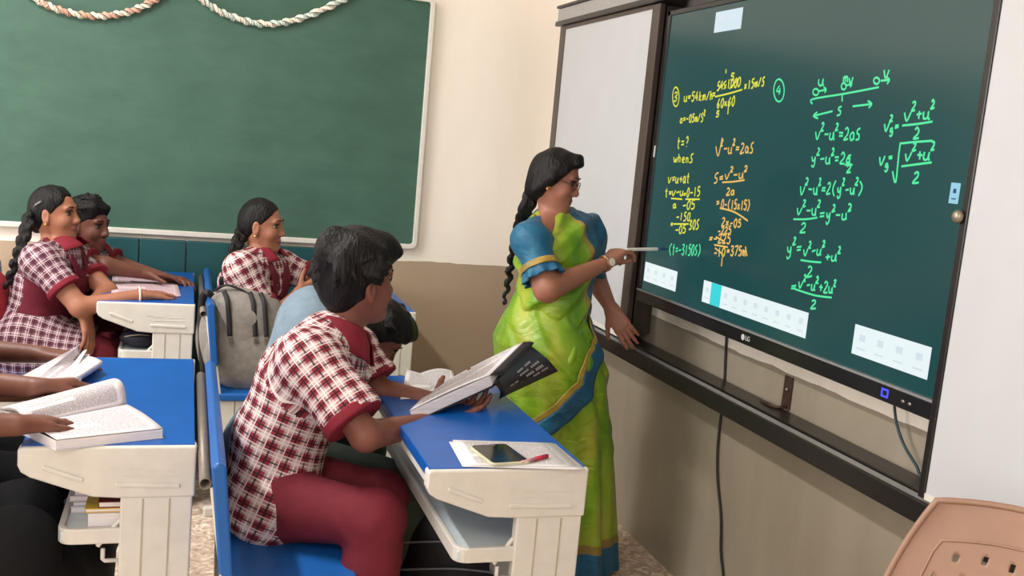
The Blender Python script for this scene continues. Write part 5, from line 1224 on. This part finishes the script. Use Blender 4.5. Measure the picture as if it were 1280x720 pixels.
# textbook held up by the boy
def held_book():
    P0 = aty(514, 521, 2.235); P1 = aty(614, 476, 2.29); S1 = aty(616, 482, 2.29); S2 = aty(656, 434, 2.46); P3 = aty(553, 494, 2.44)
    up_ = unit(np.cross(P1-P0, S2-P1)); up_ = up_ if up_[2] > 0 else -up_
    t = thing('open_book', 'thick textbook with black cover held open by the boy', 'book', (P0+P1)/2)
    e1 = P1-P0; L1 = aty(537, 496, 2.46); th = .028
    bt = [P0, P1, S2, L1]; lo = [p-up_*th*.5 for p in bt]; hi = [p+up_*th*.5 for p in bt]; W = S2-P1
    MB().add(lo+hi, [(3, 2, 1, 0), (4, 5, 6, 7), (0, 1, 5, 4), (1, 2, 6, 5), (2, 3, 7, 6), (3, 0, 4, 7)]).build('page_block', M_block, t, bevel=.003)
    d1 = unit(e1); f = bil(hi[0], hi[1], hi[2], hi[3])
    sheet(lambda u, v: f(u, v)+up_*(.001+.008*math.sin(math.pi*u)*.5), 14, 8, 'left_page', M_page, t, .001, 1)
    M_cov = mat('black book cover', (30, 26, 34), .35, .05, 20)
    fl = bil(lo[0], lo[1], lo[2], lo[3]); sheet(lambda u, v: fl(u*1.02-.01, v*1.02-.01)-up_*.0015, 6, 6, 'cover', M_cov, t, .002, -1)
    # rounded back between the two halves
    ce = lambda v: P1+W*v
    sheet(lambda u, v: ce(v)+d1*(.030*math.sin(u*math.pi))+up_*(th*(.55-1.0*u)), 14, 8, 'spine', M_cov, t, .002, -1)
    # far half folded down and away: cover outward with print
    Q0 = ce(0)+d1*.006-up_*.006; Q1 = ce(1)+d1*.006+up_*.012; R1 = aty(697, 464, 2.52); R0 = aty(624, 498, 2.33)
    g = bil(Q0, Q1, R1, R0)
    nrm = unit(np.cross(Q1-Q0, R0-Q0)); nrm = nrm if nrm[1] < 0 else -nrm
    sheet(lambda u, v: g(u, v)+nrm*(.010*math.sin(v*math.pi)), 10, 10, 'back_cover', M_cov, t, .0025, 0)
    sheet(lambda u, v: g(.08+u*.9, .05+v*.92)-nrm*(.009-.010*math.sin(v*math.pi)), 10, 10, 'right_leaves', M_block, t, .008, 0)
    mk = MB()
    for (u0, v0, u1, w_) in ((.42, .30, .74, .050), (.42, .43, .86, .055), (.50, .57, .86, .075), (.60, .72, .90, .05), (.18, .55, .34, .05)):
        pp = []
        for uu, vv in ((u0, v0), (u1, v0), (u1, v0+w_), (u0, v0+w_)): pp.append(g(uu, vv)+nrm*(.010*math.sin(vv*math.pi)+.0026))
        n_ = 9
        for k in range(n_):
            if k in (4,): continue
            a0, a1 = k/n_, (k+.7)/n_; q = [pp[0]*(1-a0)+pp[1]*a0, pp[0]*(1-a1)+pp[1]*a1, pp[3]*(1-a1)+pp[2]*a1, pp[3]*(1-a0)+pp[2]*a0]
            mk.add(q, [(0, 1, 2, 3)])
    mk.build('cover_print', mat('white cover print', (188, 180, 190), .5), t, weld=False, solid=.0004)
held_book()

# books in the tray of the near desk
def book_block(name, label, lo, hi, cover, spine_rot=0., group=None):
    t = thing(name, label, 'book', ((lo[0]+hi[0])/2, (lo[1]+hi[1])/2, lo[2]), group)
    MB().box((lo[0]+.002, lo[1]+.002, lo[2]+.0015), (hi[0]-.001, hi[1]-.002, hi[2]-.0015)).build('pages', M_block, t)
    b = MB(); b.box((lo[0], lo[1], lo[2]), (hi[0], hi[1], lo[2]+.0015)); b.box((lo[0], lo[1], hi[2]-.0015), (hi[0], hi[1], hi[2])); b.box((hi[0]-.0015, lo[1], lo[2]), (hi[0], hi[1], hi[2]))
    b.build('cover', cover, t); return t
x0, y0_, zt = -.287, 2.02, .5780
gp = 'books in the tray of the near desk'
wp = mat('white book cover', (206, 196, 200), .5); lp = mat('lilac book cover', (176, 166, 184), .5); yc = mat('yellow book cover', (214, 178, 60), .45); rc = mat('dark red book cover', (128, 44, 36), .5)
book_block('textbook', 'thick white book at the bottom front of the desk tray under the yellow book', (x0+.125, y0_+.028, zt), (x0+.30, y0_+.10, zt+.030), wp, group=gp)
book_block('textbook', 'yellow book lying on the thick white book in the desk tray', (x0+.120, y0_+.030, zt+.0305), (x0+.30, y0_+.10, zt+.039), yc, group=gp)
book_block('textbook', 'dark red book on top of the yellow book in the desk tray', (x0+.145, y0_+.032, zt+.0395), (x0+.30, y0_+.095, zt+.052), rc, group=gp)
for k, (cv, h, dx) in enumerate(((wp, .014, 0), (lp, .010, .004), (wp, .012, -.003), (lp, .014, .006))):
    z = zt+sum((.0145, .0105, .0125, .0145)[:k]); w_ = ('lowest', 'second from the bottom', 'second from the top', 'topmost')[k]
    book_block('notebook', 'thin pale notebook, %s of the stack behind the yellow book' % w_, (x0+.086+dx, y0_+.108, z), (x0+.25+dx, y0_+.30, z+h), cv, group='thin notebooks in the desk tray')
# dark pouch in the tray of the far desk
t = thing('pencil_pouch', 'dark navy pouch stuffed in the tray of the desk by the teal panelling', 'pouch', (-.12, 3.72, .578))
vs, fs = sdf([ell((-.14, 3.72, .612), (.065, .06, .034), k=.02), ell((-.095, 3.74, .610), (.05, .06, .03), k=.02)], .005, waves(2, .003, 50)); mesh_obj('pouch_body', vs, fs, mat('navy pouch cloth', (26, 28, 48), .7), t)
MB().tube(spline([(-.19, 3.68, .622), (-.14, 3.665, .634), (-.08, 3.69, .626)], 5), .003, 6).build('zip', M_steel, t, smooth=True)

# grey backpack on the bench of the girl
def backpack(name, label, C, w, dpt, h, m, seed, face, lean=0., strap=True):
    """face = unit vector of the front pocket side"""
    t = thing(name, label, 'backpack', (C[0], C[1], C[2])); fz = np.array(face, float); sd = np.cross(fz, Z_)
    P = lambda a, b, c: np.array(C)+sd*a+fz*b+Z_*c+fz*lean*c*0+sd*lean*c
    pr = []
    for sx_ in (-1, 1):
        for z in (.06, h*.5, h*.80): pr.append(cap(P(sx_*(w*.5-.07), -.02, z), P(sx_*(w*.5-.07), .02, z), .070, k=.05))
    pr = [cap(P(-(w*.5-.085), 0, .085), P(w*.5-.085, 0, .085), .085, k=.06, sq=(fz, dpt/.17)), cap(P(-(w*.5-.085), 0, h*.5), P(w*.5-.085, 0, h*.5), .088, k=.06, sq=(fz, dpt/.17)), cap(P(-(w*.5-.10), 0, h-.10), P(w*.5-.10, 0, h-.10), .095, k=.06, sq=(fz, dpt/.19))]
    for z0_ in (.1, .2): pr.append(cap(P(0, 0, z0_), P(0, 0, h-.1), .09, k=.06, sq=(fz, dpt/.18)))
    vs, fs = sdf(pr, .006, waves(seed, .0045, 22)); mesh_obj('bag_body', relax(vs, fs, 1, .4), fs, m, t)
    pk = [cap(P(-(w*.5-.10), dpt*.40, .09), P(w*.5-.10, dpt*.40, .09), .07, k=.04, sq=(fz, .5)), cap(P(-(w*.5-.10), dpt*.40, h*.45), P(w*.5-.10, dpt*.40, h*.45), .07, k=.04, sq=(fz, .5)), cap(P(0, dpt*.40, .1), P(0, dpt*.40, h*.45), .09, k=.04, sq=(fz, .4))]
    vs, fs = sdf(pk, .006, waves(seed+1, .003, 26)); mesh_obj('front_pocket', relax(vs, fs, 1, .4), fs, m, t)
    return t, P
M_gbag = mat('grey canvas', (136, 130, 124), .85, .08, 40, bump=.5, bscale=260); M_web = mat('black webbing', (30, 28, 30), .7)
t, P = backpack('backpack', 'grey canvas backpack with black straps standing on the bench in front of the girl', (.232, 3.66, SEAT+.002), .30, .15, .345, M_gbag, 81, (0, -1, 0), .06)
MB().tube(spline([P(.10, .02, .345), P(.06, .05, .372), P(0.0, .05, .352), P(-.02, .062, .335)], 6), .009, 8, flat=.45).build('carry_handle', M_web, t, smooth=True)
def webstrip(pts, w_, nm='strap'):
    Q = spline(pts, 6); k = len(Q); vs = []
    for i, p in enumerate(Q):
        d = unit(Q[min(i+1, k-1)]-Q[max(i-1, 0)]); a = unit(np.cross(d, A_(0, -1, 0))); vs += [p-a*w_/2, p+a*w_/2]
    return MB().add(vs, [(2*i, 2*i+1, 2*i+3, 2*i+2) for i in range(k-1)]).build(nm, M_web, t, smooth=True, solid=.004, off=0, weld=False)
for a_ in (.060, -.028, -.066):
    webstrip([P(a_+.01, .055, .350), P(a_, .088, .320), P(a_-.004, .100, .26), P(a_-.006, .105, .20)], .017)
    MB().box(tuple(P(a_-.006, .112, .188)-A_(.007, .004, .010)), tuple(P(a_-.006, .112, .188)+A_(.007, .004, .010))).build('buckle', M_steel, t, bevel=.002)
webstrip([P(.135, .03, .33), P(.150, .03, .27), P(.150, .045, .16), P(.145, .05, .05)], .022)
webstrip([P(.11, .05, .33), P(.13, .06, .345), P(.145, .04, .32), P(.148, .035, .29)], .022)
# red bag behind the girl with the braid
M_rbag = mat('red canvas', (150, 30, 44), .8, .08, 40, bump=.4, bscale=200)
t, P = backpack('backpack', 'red school bag on the bench behind the girl with the long braid', (-.66, 3.86, SEAT+.002), .26, .12, .34, M_rbag, 83, (-1, 0, 0))
# black bag on the floor behind the knees
M_bbag = mat('black nylon', (18, 18, 26), .6, .1, 40, bump=.3, bscale=120)
t, P = backpack('backpack', 'black school bag with pale piping on the floor under the front desk', (.735, 2.46, .002), .34, .17, .46, M_bbag, 85, (-.25, -1, 0))
for k, z in enumerate((.14, .22, .30, .37)):
    MB().tube(spline([P(-.14, .128-.01*k, z), P(0, .138-.01*k, z+.012), P(.14, .128-.01*k, z-.004)], 6), .0028, 6).build('piping', mat('pale piping', (120, 122, 130), .5), t, smooth=True)
MB().tube(spline([P(-.06, 0, .45), P(-.03, .01, .49), P(.03, .01, .49), P(.06, 0, .45)], 5), .008, 8).build('carry_handle', M_web, t, smooth=True)

t, P = backpack('backpack', 'added black school bag filling the dark under the desk with the two open books', (-.235, 2.30, .002), .46, .19, .50, M_bbag, 87, (1, -.15, 0))  # bag added to fill the dark space below the desk with black
MB().tube(spline([P(-.06, 0, .49), P(-.03, .01, .53), P(.03, .01, .53), P(.06, 0, .49)], 5), .008, 8).build('carry_handle', M_web, t, smooth=True)

# tan plastic chair in the near corner
def tan_chair():
    M_t = mat('tan moulded plastic', (152, 118, 98), .42, .03, 16, bump=.06, bscale=90)
    TL = aty(1172, 625, 1.30)
    t = thing('plastic_chair', 'tan moulded plastic chair with small slots in its backrest, below the whiteboard', 'chair', (1.30, 1.12, 0))
    an = math.radians(66); ux = A_(math.cos(an), -math.sin(an), 0); W = .44; fz = A_(-math.sin(an), -math.cos(an), 0)   # fz: where a sitter would face
    O = TL.copy(); H = O[2]-.43; HW0 = .165
    hw = lambda v: HW0+.066*(1-(1-v)**3.2)
    def bk(u, v, off=0.):
        q = 2*u-1; c_ = O+ux*HW0
        return c_+ux*(q*hw(v))+Z_*(.016*(1-q*q)*(1-v)**2)-Z_*(H*v)+fz*(.13*v-.050*(1-q*q)*(1-.3*v)+off)
    nu, nv = 96, 72; vs = [bk(i/nu, j/nv) for i in range(nu+1) for j in range(nv+1)]; w = nv+1; fs = []
    for i in range(nu):
        for j in range(nv):
            u, v = (i+.5)/nu, (j+.5)/nv; hole = False
            if .15 < u < .85 and .17 < v < .86:
                rv = (v-.175-.05*(2*u-1)**2)/.075; r = math.floor(rv); c_ = (u-.5)/.105+.5*(r % 2)
                hole = r >= 0 and c_ % 1 < .24 and rv % 1 < .40
            if not hole: fs.append((i*w+j, (i+1)*w+j, (i+1)*w+j+1, i*w+j+1))
    MB().add(vs, fs).build('backrest', M_t, t, smooth=True, solid=.006, off=0, weld=False)
    rim = MB(); rim.tube([bk(0, v, .002) for v in np.linspace(1, 0, 20)]+[bk(u, 0, .002) for u in np.linspace(.04, .96, 20)]+[bk(1, v, .002) for v in np.linspace(0, 1, 20)], .0058, 8)
    rim.build('back_rim', M_t, t, smooth=True)
    pr = MB(); P_ = [bk(u, .125+.05*(2*u-1)**2, .003) for u in np.linspace(.12, .88, 18)]
    pr.tube([bk(.11, v, .003) for v in np.linspace(.92, .20, 10)]+P_+[bk(.89, v, .003) for v in np.linspace(.20, .92, 10)], .0026, 6).build('panel_bead', M_t, t, smooth=True)
    S = bk(.5, 1); S[2] = .43
    def seat(u, v): 
        p = S+ux*(u-.5)*W*1.04+fz*v*.42; return A_(p[0], p[1], .43-.015*math.sin(math.pi*u)*math.sin(math.pi*v)-.02*max(0, v-.85)/.15)
    MB().grid(seat, 16, 16).build('seat', M_t, t, smooth=True, solid=.008, off=0)
    for su in (0, 1):
        for sv in (0, 1):
            a_ = seat(.04+.92*su, .04+.92*sv); b_ = A_(a_[0], a_[1], 0)+ux*(su-.5)*.10+fz*(sv-.5)*.10
            lg = MB(); k = unit(b_-a_)
            lg.tube([a_, a_*.5+b_*.5, b_], [.026, .020, .017], 8).build('leg', M_t, t, smooth=True)
        ar = [bk(su, .45), seat(su, .15)+Z_*.22+ux*(su-.5)*.03, seat(su, .55)+Z_*.22+ux*(su-.5)*.05, seat(su, .85)+Z_*.19+ux*(su-.5)*.04, seat(su, .93)+Z_*.10, seat(su, .96)]
        MB().tube(spline(ar, 6), .017, 8, flat=.6).build('armrest', M_t, t, smooth=True)
tan_chair()
# ---------------------------------------------------------------- lights
def tube_light(label, x, y, power, size=1.2, col=(1., .975, .94)):
    t = thing('tube_light', label, 'light', (x, y, ZC), 'ceiling tube lights')
    MB().box((x-.03, y-.62, ZC-.03), (x+.03, y+.62, ZC)).build('batten', mat('white lamp batten', (230, 230, 226), .4), t, bevel=.004)
    MB().tube([(x, y-.6, ZC-.045), (x, y+.6, ZC-.045)], .013, 10).build('tube', emit('lit lamp tube', (255, 250, 240), 1.0), t, smooth=True)
    ld = bpy.data.lights.new('tube_lamp', 'AREA'); ld.shape = 'RECTANGLE'; ld.size = .10; ld.size_y = size; ld.energy = power; ld.color = col
    lo = bpy.data.objects.new('tube_lamp', ld); COL.objects.link(lo); lo.location = (x, y, ZC-.07)
    return t
tube_light('white ceiling tube light over the two far desks', -1.1, 2.7, 74)
tube_light('white ceiling tube light behind the place the picture is taken from', -1.2, -.6, 38)
def added_window(n, c, wide, tall, axis, power):
    """unseen window, put in for side light: axis = inward normal; frame, glazing bars, glowing frosted pane, area lamp"""
    c = A_(*c); nrm = A_(*axis); u = np.cross(Z_, nrm)
    e = bpy.data.objects.new('added_window_%d' % n, None); COL.objects.link(e); e.location = c; e['_org'] = list(c); struct(e)
    fr = MB()
    for a in (-1, -.33, .33, 1): fr.obox(c+u*a*wide/2+nrm*.02, (u, nrm, Z_), (.03, .03, tall/2+.03))
    for b_ in (-1, 1): fr.obox(c+Z_*b_*tall/2+nrm*.02, (u, nrm, Z_), (wide/2, .03, .03))
    fr.build('added_window_frame', mat('grey window paint', (150, 150, 146), .5), e)
    MB().obox(c+nrm*.004, (u, nrm, Z_), (wide/2, .003, tall/2)).build('pane', emit('glowing added pane', (235, 242, 250), 1.2), e)
    ld = bpy.data.lights.new('added_daylight', 'AREA'); ld.shape = 'RECTANGLE'; ld.size = wide; ld.size_y = tall; ld.energy = power; ld.color = (.97, .985, 1.)
    lo = bpy.data.objects.new('added_daylight', ld); COL.objects.link(lo); lo.location = c+nrm*.06; lo.rotation_euler = Vector(-nrm).to_track_quat('Z', 'Y').to_euler()
added_window(1, (XL, 2.5, 1.75), 2.2, 1.2, (1, 0, 0), 84)  # unseen, added where the woman's shadow calls for light from the left
added_window(2, (-2.3, YF, 1.75), 2.0, 1.2, (0, 1, 0), 56)  # unseen, added to light the walls from behind the camera
w = bpy.data.worlds.new('world'); SC.world = w; w.use_nodes = True
w.node_tree.nodes['Background'].inputs['Color'].default_value = (.6, .6, .6, 1); w.node_tree.nodes['Background'].inputs['Strength'].default_value = .2
for o in bpy.data.objects:
    if '_org' in o: del o['_org']
vs = SC.view_settings; vs.view_transform = 'Standard'; vs.look = 'None'; vs.gamma = 1; vs.exposure = 0.0; vs.use_curve_mapping = False
SC.cycles.use_denoising = True
SC.cycles.max_bounces = 6
